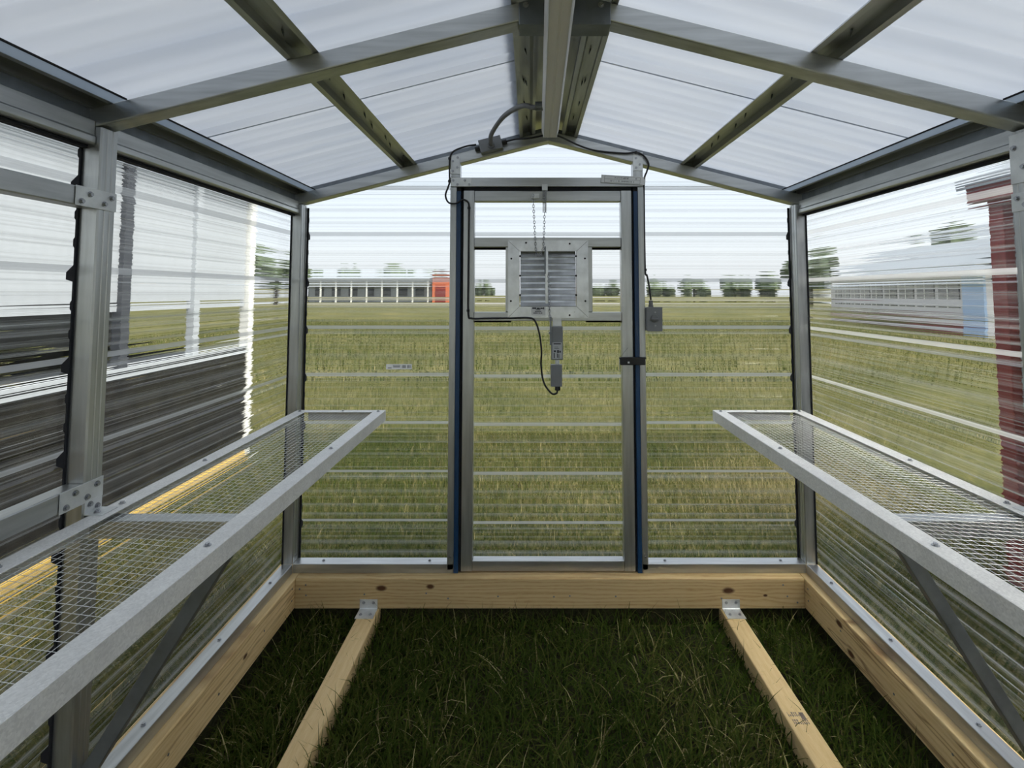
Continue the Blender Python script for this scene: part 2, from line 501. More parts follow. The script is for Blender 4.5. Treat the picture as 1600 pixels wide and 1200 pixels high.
for lo, hi in (((-1.40, 2.662, 0.0), (1.40, 2.76, 0.086)), ((-1.40, REAR, 0.0), (-1.30, 2.6615, 0.086)), ((1.30, REAR, 0.0), (1.40, 2.6615, 0.086))):
    box('under_timber_light_block', lo, hi, 'thatch_soil', floor)  # dark blocks added under the timbers to stop light leaking in

# ------------------------------------------------------------------ timbers
t = MB().box((-1.28, 2.642, 0.089), (1.28, 2.785, 0.235))
tb = t.build('base_timber', 'pine_end', origin=(0, 2.642, 0.089), bevel=0.005)
tag(tb, 'knotty pine base timber running across under the door wall', 'timber', 'pine base timbers')
for x, z in [(-1.255, .185), (-1.225, .205), (-1.222, .155), (-.93, .16), (-.62, .165), (-.51, .14), (-.26, .15), (0.02, .148), (.10, .152), (.33, .15), (.86, .14), (1.17, .205), (1.19, .15), (1.24, .12)]:
    disc('nail_head', NAIL, tb, (x, 2.642, z), (0, -1, 0))
for s, nm_, lab in ((-1, 'pine_left', 'long pine base timber along the ground under the left wall'), (1, 'pine_right', 'long cracked pine base timber along the ground under the right wall')):
    t = MB().box((s * 1.28, REAR - 0.08, 0.089), (s * 1.425, 2.785, 0.235))
    tb = t.build('base_timber', nm_, origin=(s * 1.35, 0, 0.089), bevel=0.005)
    tag(tb, lab, 'timber', 'pine base timbers')
    for y, z in [(2.615, .20), (2.612, .145), (2.35, .17), (2.02, .15), (1.75, .165)]:
        disc('nail_head', NAIL, tb, (s * 1.28, y, z), (-s, 0, 0))
t = MB().box((-1.28, REAR - 0.08, 0.089), (1.28, REAR + 0.06, 0.235))
tag(t.build('base_timber', 'pine_skid', origin=(0, REAR, 0.089), bevel=0.005), 'pine base timber under the rear wall behind the viewer', 'timber', 'pine base timbers')

for s, lab in ((-1, 'square pine floor runner on the grass beside the left wall'), (1, 'square pine floor runner with a faded ink stamp beside the right wall')):
    sk = MB().box((s * 0.853, REAR - 0.08, 0.0), (s * 0.946, 2.785, 0.0885)).build('floor_runner', 'pine_skid', origin=(s * 0.90, 0, 0), bevel=0.006)
    tag(sk, lab, 'timber', 'pine floor runners')
    xc = -0.907 if s < 0 else 0.906
    br = MB()
    pr = [(0, 0), (0.078, 0), (0.078, 0.003), (0.006, 0.003), (0.003, 0.006), (0.003, 0.048), (0, 0.048)]
    br.prism(pr, (xc - 0.044, 2.6415, 0.0888), (xc + 0.044, 2.6415, 0.0888), (0, -1, 0), (0, 0, 1))
    bo = br.build('angle_bracket', 'galv_plate', sk)
    for dx in (-0.024, 0.024):
        screw(bo, (xc + dx, 2.6415 - 0.003, 0.121), (0, -1, 0), 0.9)
        screw(bo, (xc + dx, 2.592, 0.0918), (0, 0, 1), 0.9)
    if s > 0:
        ink = MB(); random.seed(3)
        for row, (y0, y1) in enumerate(((2.015, 1.993), (1.982, 1.958))):
            x = 0.868 + row * 0.004
            while x < 0.925:
                w = random.uniform(0.003, 0.006)
                for k in range(random.choice((1, 2))):
                    yy = y1 + (y0 - y1) * (0.15 + 0.5 * k)
                    ink.box((x, yy, 0.0886), (x + w, yy + (y0 - y1) * 0.38, 0.0889))
                if random.random() < 0.5: ink.box((x, y1, 0.0886), (x + w * 0.4, y0, 0.0889))
                x += w + 0.003
        ink.box((0.911, 1.982, 0.0886), (0.928, 2.014, 0.0889))
        ink.build('stamp_print', 'ink_purple', sk)

# ------------------------------------------------------------------ clear sheets
PITCH = 0.254
def sheet_profile(z0, z1, first):
    """(z, outward offset, is_lower_slope) points of a wall sheet with one tall rib per pitch and two low ones between"""
    pts = [(z0, 0.0)]
    k = math.floor((z0 - first) / PITCH) - 1
    while True:
        c = first + k * PITCH
        if c - 0.2 > z1: break
        for (o, h) in ((-0.020, 0), (-0.014, 0.019), (0.006, 0.019), (0.026, 0), (0.074, 0), (0.080, 0.004), (0.098, 0.004), (0.104, 0), (0.152, 0), (0.158, 0.004), (0.176, 0.004), (0.182, 0)):
            z = c + o
            if z0 + 0.004 < z < z1 - 0.004: pts.append((z, h))
        k += 1
    pts.append((z1, 0.0))
    # a cut that lands on a rib keeps the rib's height
    return pts

def wall_sheet(parent, z0, z1, first, xa, xb, place, mats, name='wall_sheet', lift=0.0, flip=False):
    """xa(z), xb(z): extents along the wall; place(u, off, z) -> world point"""
    m = MB(); pr = sheet_profile(z0, z1, first); n = len(pr)
    for th in (0.0, 0.0016):
        for (z, h) in pr:
            m.v.append(place(xa(z), h + lift + th, z)); m.v.append(place(xb(z), h + lift + th, z))
    def add(q, mi): m.face(q[::-1] if flip else q, mi)
    for i in range(n - 1):
        up = pr[i + 1][1] - pr[i][1]
        mi = 1 if up < -0.009 else 0
        add((2 * i, 2 * i + 1, 2 * i + 3, 2 * i + 2), mi)
        j = 2 * n + 2 * i
        add((j + 2, j + 3, j + 1, j), 2)
        add((2 * i + 1, j + 1, j + 3, 2 * i + 3), 0); add((2 * i, 2 * i + 2, j + 2, j), 0)
    add((0, 2 * n, 2 * n + 1, 1), 0); e = 2 * n - 2; add((e, e + 1, 2 * n + e + 1, 2 * n + e), 0)
    return m.build(name, mats, parent)

RIB0 = 1.466          # height of one tall rib
MX, MY = ['clear_panel_X', 'clear_rib_X', 'clear_outer'], ['clear_panel_Y', 'clear_rib_Y', 'clear_outer']

# ------------------------------------------------------------------ side walls
def side_wall(s):
    nm_ = 'wall_left' if s < 0 else 'wall_right'
    side = 'left' if s < 0 else 'right'
    w = thing(nm_, (s * PANX, 0, SILL0), 'clear corrugated %s wall of the greenhouse with galvanised studs' % side, 'wall', kind='structure')
    for i, (z0, z1) in enumerate(((SILL0 - 0.02, 0.93), (0.905, 1.60), (1.575, 2.15))):
        wall_sheet(w, z0, z1, RIB0, lambda z: REAR - 0.03, lambda z: 2.80, lambda u, o, z: (s * (PANX + o), u, z), MY, lift=0.0015 * i, flip=s > 0)
    sp = channel_prof(SILL1 - SILL0, PX1 - PX0)
    sl = MB().box((s * PX0, REAR, SILL0), (s * PX1, END + 0.0, SILL1)).build('sill_channel', 'galv_along_y', w, bevel=0.0025)
    for y in (2.52, 2.12, 1.72, 1.30, 0.95, 0.5):
        screw(sl, (s * 1.343, y, SILL1), (0, 0, 1))
    for i, y in enumerate(FR):
        y1 = y + FD + (0.005 if i == 0 else 0)
        # the grooved face of the stud looks into the room
        p = MB().prism(channel_prof(y1 - y, PX1 - PX0), (s * (PX0 + PX1) / 2, (y + y1) / 2, SILL1), (s * (PX0 + PX1) / 2, (y + y1) / 2, zb(1.34)), (0, 1, 0), (-s, 0, 0))
        po = p.build('post', 'galv_vertical', w)
        screw(po, (s * PX0, (y + y1) / 2, SILL1 + 0.03), (-s, 0, 0), 0.7)
        # foam closure following the ribs, both sides of the stud
        pr = sheet_profile(SILL1, 2.10, RIB0) if i else [(SILL1, 0.0), (2.10, 0.0)]
        for ya, yb in ((y - 0.007, y),):
            m = MB(); n = len(pr)
            prof = [(z, PANX - 0.004 + h) for z, h in pr]
            poly = [(PX1 - 0.006, prof[0][0])] + [(x, z) for z, x in prof] + [(PX1 - 0.006, prof[-1][0])]
            b = 0
            for yy in (ya, yb):
                for (x, z) in [(PX1 - 0.004, z) for z, x in prof]: m.v.append((s * x, yy, z))
                for (x, z) in [(x, z) for z, x in prof]: m.v.append((s * x, yy, z))
            for k in range(n - 1):
                m.face((k, k + 1, n + k + 1, n + k)); m.face((2 * n + k, 2 * n + k + 1, 3 * n + k + 1, 3 * n + k))
                m.face((k, k + 1, 2 * n + k + 1, 2 * n + k))
            m.build('foam_closure', 'foam_black', w)
    # top plate between the studs
    for i in range(3):
        ya, yb = FR[i + 1] + FD + 0.001, FR[i] - 0.001
        MB().prism([(-0.034, -0.020), (0.034, -0.020), (0.034, 0.016), (-0.008, 0.016), (-0.012, 0.020), (-0.030, 0.020), (-0.034, 0.016)], (s * 1.349, ya, 2.122), (s * 1.349, yb, 2.122), (0, 0, 1), (-s, 0, 0)).build('top_plate', 'galv_along_y', w, bevel=0.002)
        box('foam_closure', (s * 1.352, ya, 2.078), (s * 1.372, yb, 2.087), 'foam_black', w)
    # girts and straps of the second bay
    for i in (1, 2):
        for (z0, z1) in ((1.905, 1.957), (1.098, 1.150)):
            box('girt', (s * 1.316, FR[i + 1] + FD + 0.002, z0), (s * 1.366, FR[i] - 0.002, z1), 'galv_along_y', w, bevel=0.003)
    y0 = FR[1]
    def strap(ya, yb, za, zb_, pts, n='strap_plate'):
        o = box(n, (s * (PX0 - 0.0025), ya, za), (s * (PX0 - 0.0002), yb, zb_), 'galv_plate', w, bevel=0.0008)
        for (y, z) in pts: screw(o, (s * (PX0 - 0.0025), y, z), (-s, 0, 0))
        return o
    strap(y0 - 0.074, y0 + 0.060, 1.904, 1.958, [(y0 - 0.056, 1.917), (y0 - 0.030, 1.940), (y0 + 0.018, 1.921), (y0 + 0.042, 1.942)])
    strap(y0 - 0.074, y0 + 0.060, 1.096, 1.151, [(y0 - 0.056, 1.108), (y0 - 0.030, 1.136), (y0 + 0.008, 1.111), (y0 + 0.038, 1.136)])
    if s > 0:
        strap(y0 + 0.002, y0 + 0.058, 1.985, 2.13, [(y0 + 0.018, 2.03), (y0 + 0.044, 2.09)], 'post_plate')
    return w
wall_left, wall_right = side_wall(-1), side_wall(1)

# ------------------------------------------------------------------ end wall with the door opening
wb = thing('wall_back', (0, PANY, SILL0), 'clear corrugated gable wall holding the door', 'wall', kind='structure')
def xlim(z): return min(1.40, (zp(0) - 0.006 - z) / SL)
plc = lambda u, o, z: (u, PANY + o, z)
for i, (z0, z1) in enumerate(((SILL0 - 0.02, 0.93), (0.905, 1.60), (1.575, 2.28))):
    wall_sheet(wb, z0, z1, RIB0, lambda z: -xlim(z), lambda z: -0.50, plc, MX, lift=0.0015 * i)
    wall_sheet(wb, z0, z1, RIB0, lambda z: 0.49, lambda z: xlim(z), plc, MX, lift=0.0015 * i)
wall_sheet(wb, 2.25, 2.56, RIB0, lambda z: -max(0.01, xlim(z)), lambda z: max(0.01, xlim(z)), plc, MX, lift=0.005)
for xa, xb in ((-PX0, -0.492), (0.476, PX0)):
    so = box('sill_channel', (xa, END, SILL0), (xb, END + 0.065, SILL1), 'galv_along_x', wb, bevel=0.0025)
    for x in ((-1.17, -0.62) if xa < 0 else (0.60, 1.20)):
        screw(so, (x, END + 0.035, SILL1), (0, 0, 1))
for xa, xb, sc in ((-0.525, -0.491, -0.508), (0.475, 0.507, 0.492)):
    jo = box('door_jamb', (xa, END, SILL1 - 0.03 if xa > 0 else SILL1 - 0.03), (xb, END + 0.065, 2.232), 'galv_vertical', wb, bevel=0.0025)
    screw(jo, (sc, END, SILL1 + 0.035), (0, -1, 0), 0.7)
for xa, xb in ((-0.4905, -0.468), (0.452, 0.4745)):
    box('blue_weather_strip', (xa, END - 0.004, 0.238), (xb, END + 0.03, 2.21), 'blue_film', wb, bevel=0.002)
for xa, xb in ((-0.468, -0.452), (0.440, 0.452)):
    box('door_gap_shade', (xa, END + 0.012, 0.238), (xb, END + 0.05, 2.232), 'gap_black', wb)  # black strips stand for the shade in the open gap round the door
box('door_gap_shade', (-0.4905, END + 0.012, 2.2105), (0.4745, END + 0.05, 2.234), 'gap_black', wb)
box('door_header', (-0.525, END, 2.2345), (0.507, END + 0.062, 2.284), 'galv_along_x', wb, bevel=0.0025)
for xa, xb, x in ((-0.523, -0.473, -0.498), (0.452, 0.504, 0.478)):
    box('king_stud', (xa, END + 0.001, 2.284), (xb, END + 0.058, zb(x) + 0.02), 'galv_vertical', wb, bevel=0.0025)
def plate(xa, xb, za, zb_, pts, name='gusset_plate'):
    o = box(name, (xa, END - 0.003, za), (xb, END - 0.0002, zb_), 'galv_plate', wb, bevel=0.0008)
    for (x, z) in pts: screw(o, (x, END - 0.003, z), (0, -1, 0), 0.8)
plate(-0.524, -0.474, 2.302, 2.402, [(-0.487, 2.392), (-0.513, 2.372), (-0.489, 2.338), (-0.513, 2.318)])
plate(-0.524, -0.412, 2.235, 2.283, [(-0.510, 2.268), (-0.487, 2.246), (-0.448, 2.268), (-0.424, 2.246)])
plate(0.452, 0.504, 2.320, 2.420, [(0.487, 2.407), (0.468, 2.388), (0.488, 2.354), (0.468, 2.336)])
# foam closure of the gable sheets beside the corner posts
pr = sheet_profile(SILL1, 2.13, RIB0)
for s in (-1, 1):
    m = MB(); n = len(pr)
    for x in (s * (PX0 - 0.010), s * PX0):
        for z, h in pr: m.v.append((x, END + 0.062, z))
        for z, h in pr: m.v.append((x, PANY - 0.003 + h, z))
    for k in range(n - 1):
        m.face((k, k + 1, n + k + 1, n + k)); m.face((2 * n + k, 2 * n + k + 1, 3 * n + k + 1, 3 * n + k)); m.face((k, k + 1, 2 * n + k + 1, 2 * n + k))
    m.build('foam_closure', 'foam_black', wb)
# white sticker with a printed strip on the left sheet
st = MB().quad((-0.872, 2.757, 1.2585), (-0.733, 2.757, 1.2590), (-0.733, 2.757, 1.2870), (-0.872, 2.757, 1.2860)).build('sheet_sticker', 'sticker_film', None, origin=(-0.80, 2.757, 1.2585))
tag(st, 'small white printed sticker on the clear sheet left of the door', 'sticker')
ps = MB(); random.seed(5)
for k in range(9):
    x = -0.785 + 0.0055 * k
    if random.random() < 0.85: ps.box((x, 2.7560, 1.265), (x + random.uniform(.0015, .004), 2.7564, 1.281))
ps.box((-0.835, 2.7560, 1.278), (-0.795, 2.7564, 1.281)); ps.box((-0.833, 2.7560, 1.270), (-0.797, 2.7564, 1.2745)); ps.box((-0.862, 2.7560, 1.264), (-0.842, 2.7564, 1.268))
ps.build('sticker_print', 'print_grey', st)

# rear wall (behind the viewer)
wf = thing('wall_front', (0, REAR - 0.03, SILL0), 'clear corrugated gable wall behind the viewer', 'wall', kind='structure')
for i, (z0, z1) in enumerate(((SILL0 - 0.02, 0.93), (0.905, 1.60), (1.575, 2.55))):
    wall_sheet(wf, z0, z1, RIB0, lambda z: -max(0.01, xlim(z)), lambda z: max(0.01, xlim(z)), lambda u, o, z: (u, REAR - 0.03 - o, z), MX, flip=True)
box('sill_channel', (-PX0, REAR, SILL0), (PX0, REAR + 0.06, SILL1), 'galv_along_x', wf, bevel=0.0025)
for x in (-0.5, 0.5):
    box('post', (x - 0.027, REAR, SILL1), (x + 0.027, REAR + 0.06, zb(0.52)), 'galv_vertical', wf, bevel=0.0025)

# ------------------------------------------------------------------ roof
ce = thing('ceiling', (0, 0.8, 2.15), 'milky corrugated pitched roof on galvanised rafters', 'roof', kind='structure')
for i, y in enumerate(FR):
    y1 = y + FD + (0.005 if i == 0 else 0)
    for s in (-1, 1):
        m = MB(); b = 0
        x1 = s * PX1
        prof = [(0.0, zb(0)), (x1, zb(x1)), (x1, zt(x1)), (0.0, zt(0))]
        m.prism(prof, (0, y, 0), (0, y1, 0), (1, 0, 0), (0, 0, 1))
        m.build('rafter', 'galv_along_x', ce, bevel=0.004)
    if i:
        gz = MB()
        gz.prism([(-0.132, 2.436), (0.132, 2.436), (0.132, 2.503), (0, 2.536), (-0.132, 2.503)], (0, y - 0.004, 0), (0, y1 + 0.003, 0), (1, 0, 0), (0, 0, 1))
        go = gz.build('ridge_gusset', 'dark_steel', ce, bevel=0.002)
        for x in (-0.112, 0.104): screw(go, (x, y - 0.004, 2.495), (0, -1, 0), 1.0)

def hat(xc, half, hgt, s, ya, yb, name='purlin', mat='galv_along_y', lip=0.017):
    """hat-section purlin lying along the building, lips down on the rafters"""
    ca, sa = math.cos(CA), math.sin(CA)
    ex = V((s * ca, 0, -sa)); ey = V((s * sa, 0, ca))
    p = [(-half, 0), (-half + lip, 0), (-half + lip + 0.004, hgt), (half - lip - 0.004, hgt), (half - lip, 0), (half, 0)]
    th = 0.0016
    outer = p; inner = [(-half, th), (-half + lip - th, th), (-half + lip + 0.004 - th, hgt + th), (half - lip - 0.004 + th, hgt + th), (half - lip + th, th), (half, th)]
    m = MB(); base = V((s * xc, 0, zt(xc) + 0.0005))
    m.prism(outer + inner[::-1], base + V((0, ya, 0)), base + V((0, yb, 0)), ex, ey)
    return m.build(name, mat, ce), base, ex, ey
def screw_tips(pur, base, ex, ey, ys, hgt):
    m = MB()
    for k, y in enumerate(ys):
        d = 0.006 if k % 2 else -0.004
        a = base + V((0, y, 0)) + ex * d + ey * hgt
        m.tube([a, a - ey * 0.010, a - ey * 0.022], [0.0032, 0.0030, 0.0006], 6)
    m.build('screw_tip', 'dark_steel', pur)
YS = [2.60, 2.38, 2.27, 2.10, 1.98, 1.78, 1.62, 1.33, 1.10, 0.95, 0.60, 0.30]
for s in (-1, 1):
    o, b_, ex, ey = hat(0.752, 0.047, 0.032, s, REAR - 0.03, 2.75); screw_tips(o, b_, ex, ey, YS, 0.032)
    o, b_, ex, ey = hat(0.113, 0.043, 0.032, s, REAR - 0.03, 2.75, 'ridge_purlin'); screw_tips(o, b_, ex, ey, [2.48, 2.28, 2.06, 2.03, 1.78, 1.30, 1.0], 0.032)
    hat(1.322, 0.034, 0.032, s, REAR - 0.03, 2.75, 'eave_purlin', lip=0.012)
    # pale flashing leg and its dark edge beside the eave purlin
    for i in range(3):
        ya, yb = FR[i + 1] + FD, FR[i]
        m = MB().prism([(0, 0), (0.036, 0), (0.036, 0.002), (0, 0.002)], (s * 1.252, ya, zt(1.252) - 0.001), (s * 1.252, yb, zt(1.252) - 0.001), (s * math.cos(CA), 0, -math.sin(CA)), (0, 0, 1))
        fl = m.build('eave_flashing', 'eave_film', ce)
        MB().prism([(-0.005, -0.001), (0, -0.001), (0, 0.003), (-0.005, 0.003)], (s * 1.252, ya, zt(1.252)), (s * 1.252, yb, zt(1.252)), (s, 0, 0), (0, 0, 1)).build('flashing_edge', 'gap_black', fl)
    for i in range(3):
        ya, yb = FR[i + 1] + FD, FR[i]
        box('eave_closure', (s * 1.352, ya, 2.154), (s * 1.368, yb, zt(1.36) + 0.002), 'dark_steel', ce)
    # dark closure between the end rafter and the sheets
    m = MB().prism([(0, zt(0) + 0.001), (s * 1.36, zt(1.36) + 0.001), (s * 1.36, zp(1.36) - 0.002), (0, zp(0) - 0.002)], (0, END + 0.045, 0), (0, END + 0.065, 0), (1, 0, 0), (0, 0, 1))
    m.build('gable_closure', 'dark_steel', ce)
    # milky sheets, ribs running down the slope
    ca, sa = math.cos(CA), math.sin(CA)
    ya = REAR - 0.10
    wdt = (2.88 - ya) / 4 + 0.010
    for k in range(4):
        y0 = ya + k * (2.88 - ya) / 4
        prf = [(a_, h_ * 0.55) for a_, h_ in sheet_profile(y0, y0 + wdt, 2.57)]
        m = MB()
        for (y, h) in prf:
            for xx in (0.075, 1.47):
                m.v.append((s * (xx + sa * h), y, zp(xx) + ca * h + 0.0012 * k))
        for q in range(len(prf) - 1):
            m.face((2 * q, 2 * q + 1, 2 * q + 3, 2 * q + 2), 0, True)
        m.build('roof_sheet', 'roof_opal', ce)
# folded ridge cap
m = MB()
prof = [(-0.17, zp(0.17) + 0.024), (0, zp(0) + 0.026), (0.17, zp(0.17) + 0.024), (0.17, zp(0.17) + 0.027), (0, zp(0) + 0.030), (-0.17, zp(0.17) + 0.027)]
m.prism(prof, (0, REAR - 0.1, 0), (0, 2.88, 0), (1, 0, 0), (0, 0, 1)); m.build('ridge_cap', 'galv_along_y', ce)

# ------------------------------------------------------------------ door
dr = thing('door_1', (0, END, 0.24), 'galvanised stud framed door with clear sheets and a louvre', 'door', kind='structure')
DY0, DY1 = END + 0.002, END + 0.052
box('stile', (-0.454, DY0, 0.243), (-0.396, DY1, 2.214), 'galv_vertical', dr, bevel=0.003)
box('stile', (0.385, DY0, 0.243), (0.4415, DY1, 2.214), 'galv_vertical', dr, bevel=0.003)
for za, zb_ in ((2.156, 2.212), (1.911, 1.962), (1.520, 1.566), (0.245, 0.296)):
    box('rail', (-0.3955, DY0 + 0.0015, za), (0.3845, DY1, zb_), 'galv_along_x', dr, bevel=0.003)
for xa, xb in ((-0.229, -0.180), (0.180, 0.231)):
    box('louvre_stud', (xa, DY0 + 0.003, 1.5665), (xb, DY1, 1.9105), 'galv_vertical', dr, bevel=0.003)
plc2 = lambda u, o, z: (u, DY1 + 0.002 + o * 0.6, z)
wall_sheet(dr, 0.29, 1.53, RIB0 - 0.004, lambda z: -0.41, lambda z: 0.40, plc2, MX, 'door_sheet')
wall_sheet(dr, 1.9, 2.17, RIB0 - 0.004, lambda z: -0.41, lambda z: 0.40, plc2, MX, 'door_sheet')
for xa, xb in ((-0.41, -0.2), (0.2, 0.40)):
    wall_sheet(dr, 1.51, 1.93, RIB0 - 0.004, lambda z, a=xa: a, lambda z, c=xb: c, plc2, MX, 'door_sheet')

# ------------------------------------------------------------------ louvre shutter
LX0, LX1, LZ0, LZ1 = -0.216, 0.208, 1.537, 1.945
IX0, IX1, IZ0, IZ1 = -0.155, 0.146, 1.596, 1.888
LY = END - 0.014
ls = thing('louvre_shutter', (0, END, LZ0), 'square aluminium louvre shutter with mitred frame in the upper door', 'shutter')
for q in (((LX0, LZ1), (LX1, LZ1), (IX1, IZ1), (IX0, IZ1)), ((LX1, LZ0), (LX0, LZ0), (IX0, IZ0), (IX1, IZ0)), ((LX0, LZ0), (LX0, LZ1), (IX0, IZ1), (IX0, IZ0)), ((LX1, LZ1), (LX1, LZ0), (IX1, IZ0), (IX1, IZ1))):
    gx = 0.0011
    m = MB()
    cx_ = sum(p[0] for p in q) / 4; cz_ = sum(p[1] for p in q) / 4
    qq = [(cx_ + (x - cx_) * 0.994, cz_ + (z - cz_) * 0.994) for x, z in q]
    for yy0, yy1 in ((0, 0),):
        b = len(m.v)
        m.v += [(x, LY, z) for x, z in qq[:2]] + [(x, LY + 0.0006, z) for x, z in qq[2:]]
        m.v += [(x, END + 0.001, z) for x, z in qq]
        m.face((0, 1, 2, 3)); m.face((7, 6, 5, 4))
        for i in range(4): m.face((i, 4 + i, 4 + (i + 1) % 4, (i + 1) % 4))
    m.build('frame_flange', 'aluminium', ls)
MB().box((LX0 + .004, END - 0.001, LZ0 + .004), (IX0 + 0.001, END + 0.0015, LZ1 - .004)).box((IX1 - 0.001, END - 0.001, LZ0 + .004), (LX1 - .004, END + 0.0015, LZ1 - .004)).box((IX0, END - 0.001, LZ0 + .004), (IX1, END + 0.0015, IZ0)).box((IX0, END - 0.001, IZ1), (IX1, END + 0.0015, LZ1 - .004)).build('mitre_seam', 'gap_black', ls)
# box liner
for lo, hi in (((IX0 - .002, LY + .004, IZ0), (IX0, END + .05, IZ1)), ((IX1, LY + .004, IZ0), (IX1 + .002, END + .05, IZ1))):
    lo_ = box('side_liner', lo, hi, 'aluminium', ls)
for (x, z) in ((-0.1205, 1.932), (0.110, 1.927), (-0.198, 1.848), (0.190, 1.849), (-0.200, 1.625), (0.191, 1.625), (0.108, 1.551)):
    disc('rivet_hole', RIVET, ls, (x, LY, z), (0, -1, 0))
for z in (1.861, 1.758, 1.656):
    for x in (IX0 + 0.003, IX1 - 0.003): disc('rivet_hole', RIVET, ls, (x, LY, z), (0, -1, 0))
NB = 9
for k in range(NB):
    zc = IZ0 + (IZ1 - IZ0) * (k + 0.5) / NB
    hb = (IZ1 - IZ0) / NB / 2
    m = MB()
    prof = [(0.016, hb * 1.05), (0.004, hb * 0.35), (-0.006, -hb * 0.85), (-0.001, -hb * 1.02), (0.002, -hb * 0.9), (0.0065, hb * 0.3), (0.018, hb * 1.02)]
    m.prism(prof, (IX0 + 0.004, LY + 0.012, zc), (IX1 - 0.004, LY + 0.012, zc), (0, 1, 0), (0, 0, 1))
    m.build('louvre_blade', 'aluminium', ls)
box('tie_bar', (-0.0195, LY - 0.006, 1.612), (-0.004, LY - 0.001, 1.888), 'aluminium', ls, bevel=0.001)
box('hinge_bar', (-0.024, LY - 0.009, 1.768), (-0.0155, LY - 0.004, 1.912), 'dark_steel', ls, bevel=0.001)
lab = box('rating_label', (-0.092, LY - 0.001, 1.551), (-0.020, LY - 0.0002, 1.595), 'label_white', ls)
pm = MB()
for (x0, x1, z0, z1) in ((-.088, -.066, .084, .092), (-.064, -.048, .083, .091), (-.046, -.032, .084, .091), (-.030, -.025, .082, .093), (-.070, -.045, .077, .081), (-.074, -.040, .069, .073), (-.082, -.058, .0605, .0645), (-.055, -.046, .0605, .0645), (-.044, -.035, .0605, .0645)):
    pm.box((x0, LY - 0.0014, 1.5 + z0 - 0.0), (x1, LY - 0.001, 1.5 + z1 - 0.0))
pm.build('label_print', 'print_dark', lab)

# ------------------------------------------------------------------ louvre motor under the shutter
MYF = END - 0.040
mo = thing('shutter_motor', (0.04, END, 1.16), 'grey shutter motor with rating label hanging below the louvre', 'motor')
box('mount_arm', (0.018, END - 0.012, 1.488), (0.066, END + 0.001, 1.545), 'galv_plate', mo, bevel=0.002)
bd = box('motor_body', (0.010, MYF, 1.322), (0.071, END - 0.0125, 1.494), 'grey_box', mo, bevel=0.004)
lb = box('motor_label', (0.016, MYF - 0.0008, 1.328), (0.066, MYF - 0.0001, 1.412), 'label_grey', mo)
pm = MB(); random.seed(11)
pm.box((.022, MYF - .0012, 1.402), (.060, MYF - .0008, 1.408))
for x0, x1, z0, z1 in ((.024, .034, 1.362, 1.372), (.040, .050, 1.358, 1.373), (.052, .060, 1.360, 1.370), (.023, .028, 1.332, 1.358), (.040, .045, 1.334, 1.355), (.048, .051, 1.332, 1.352), (.026, .046, 1.388, 1.390), (.026, .050, 1.381, 1.383)):
    pm.box((x0, MYF - .0012, z0), (x1, MYF - .0008, z1))
pm.build('label_print', 'print_dark', lb)
MB().cyl((0.042, MYF + 0.012, 1.3218), (0.042, MYF + 0.012, 1.2985), 0.011, 12).build('coupling', 'galv_plate', mo)
box('terminal_box', (0.007, MYF - 0.004, 1.186), (0.066, MYF + 0.028, 1.2985), 'grey_box', mo, bevel=0.004)
MB().cyl((0.043, MYF + 0.012, 1.186), (0.043, MYF + 0.012, 1.166), 0.0145, 14).build('cable_gland', 'rubber_black', mo)
MB().box((0.002, MYF - 0.010, 1.40), (0.012, MYF - 0.002, 1.545)).cyl((0.004, MYF - 0.002, 1.462), (0.004, MYF - 0.022, 1.462), 0.008, 8).build('crank_lever', 'dark_steel', mo)

# ------------------------------------------------------------------ chains and spring
def links(pts, L=0.018, r=0.0016, w=0.0052):
    """oval links along a polyline, every second one turned a quarter"""
    m = MB(); pts = [V(p) for p in pts]
    seglen = [(pts[i + 1] - pts[i]).length for i in range(len(pts) - 1)]
    tot = sum(seglen); n = max(2, int(tot / (L * 0.78)))
    def at(d):
        for i, sl_ in enumerate(seglen):
            if d <= sl_ or i == len(seglen) - 1: return pts[i].lerp(pts[i + 1], d / sl_), (pts[i + 1] - pts[i]).normalized()
            d -= sl_
    for k in range(n):
        c, t = at((k + 0.5) * tot / n)
        a = V((1, 0, 0)) if k % 2 else V((0, 1, 0))
        a = (a - t * a.dot(t)).normalized()
        loop = []
        for q in range(10):
            an = 2 * math.pi * q / 10
            sx = math.cos(an); sy = math.sin(an)
            loop.append(c + t * (sx * L * 0.5) + a * (sy * w))
        m.tube(loop, r, 5, closed=True)
    return m
CY = END - 0.022
ch = thing('door_chain', (-0.02, END, 1.87), 'thin steel safety chain with spring looping from the door header', 'chain')
box('anchor_bracket', (-0.036, END - 0.010, 2.212), (-0.006, END - 0.0005, 2.246), 'galv_plate', ch, bevel=0.002)
box('anchor_bracket', (-0.092, END - 0.008, 2.168), (-0.050, END + 0.001, 2.196), 'galv_plate', ch, bevel=0.002)
sp = [(-0.023 + 0.0095 * math.cos(a), CY + 0.0095 * math.sin(a), 2.206 - 0.115 * a / (2 * math.pi * 17)) for a in np.linspace(0, 2 * math.pi * 17, 17 * 10)]
MB().tube(sp, 0.0019, 5).build('spring', 'screw_steel', ch)
links([(-0.023, CY, 2.09), (-0.026, CY, 1.97), (-0.030, CY, 1.90), (-0.046, CY, 1.870), (-0.062, CY, 1.862), (-0.069, CY, 1.90), (-0.074, CY, 1.98), (-0.084, CY, 2.19)]).build('chain_links', 'screw_steel', ch, kind='stuff')
pc = links([(-0.0035, LY - 0.012, 1.775), (0.000, LY - 0.012, 1.70), (0.001, LY - 0.014, 1.60), (0.006, LY - 0.018, 1.515)], 0.016).build('pull_chain', 'screw_steel', None, origin=(0, LY, 1.515))
tag(pc, 'short steel pull chain running from the louvre bar to the motor lever', 'chain')

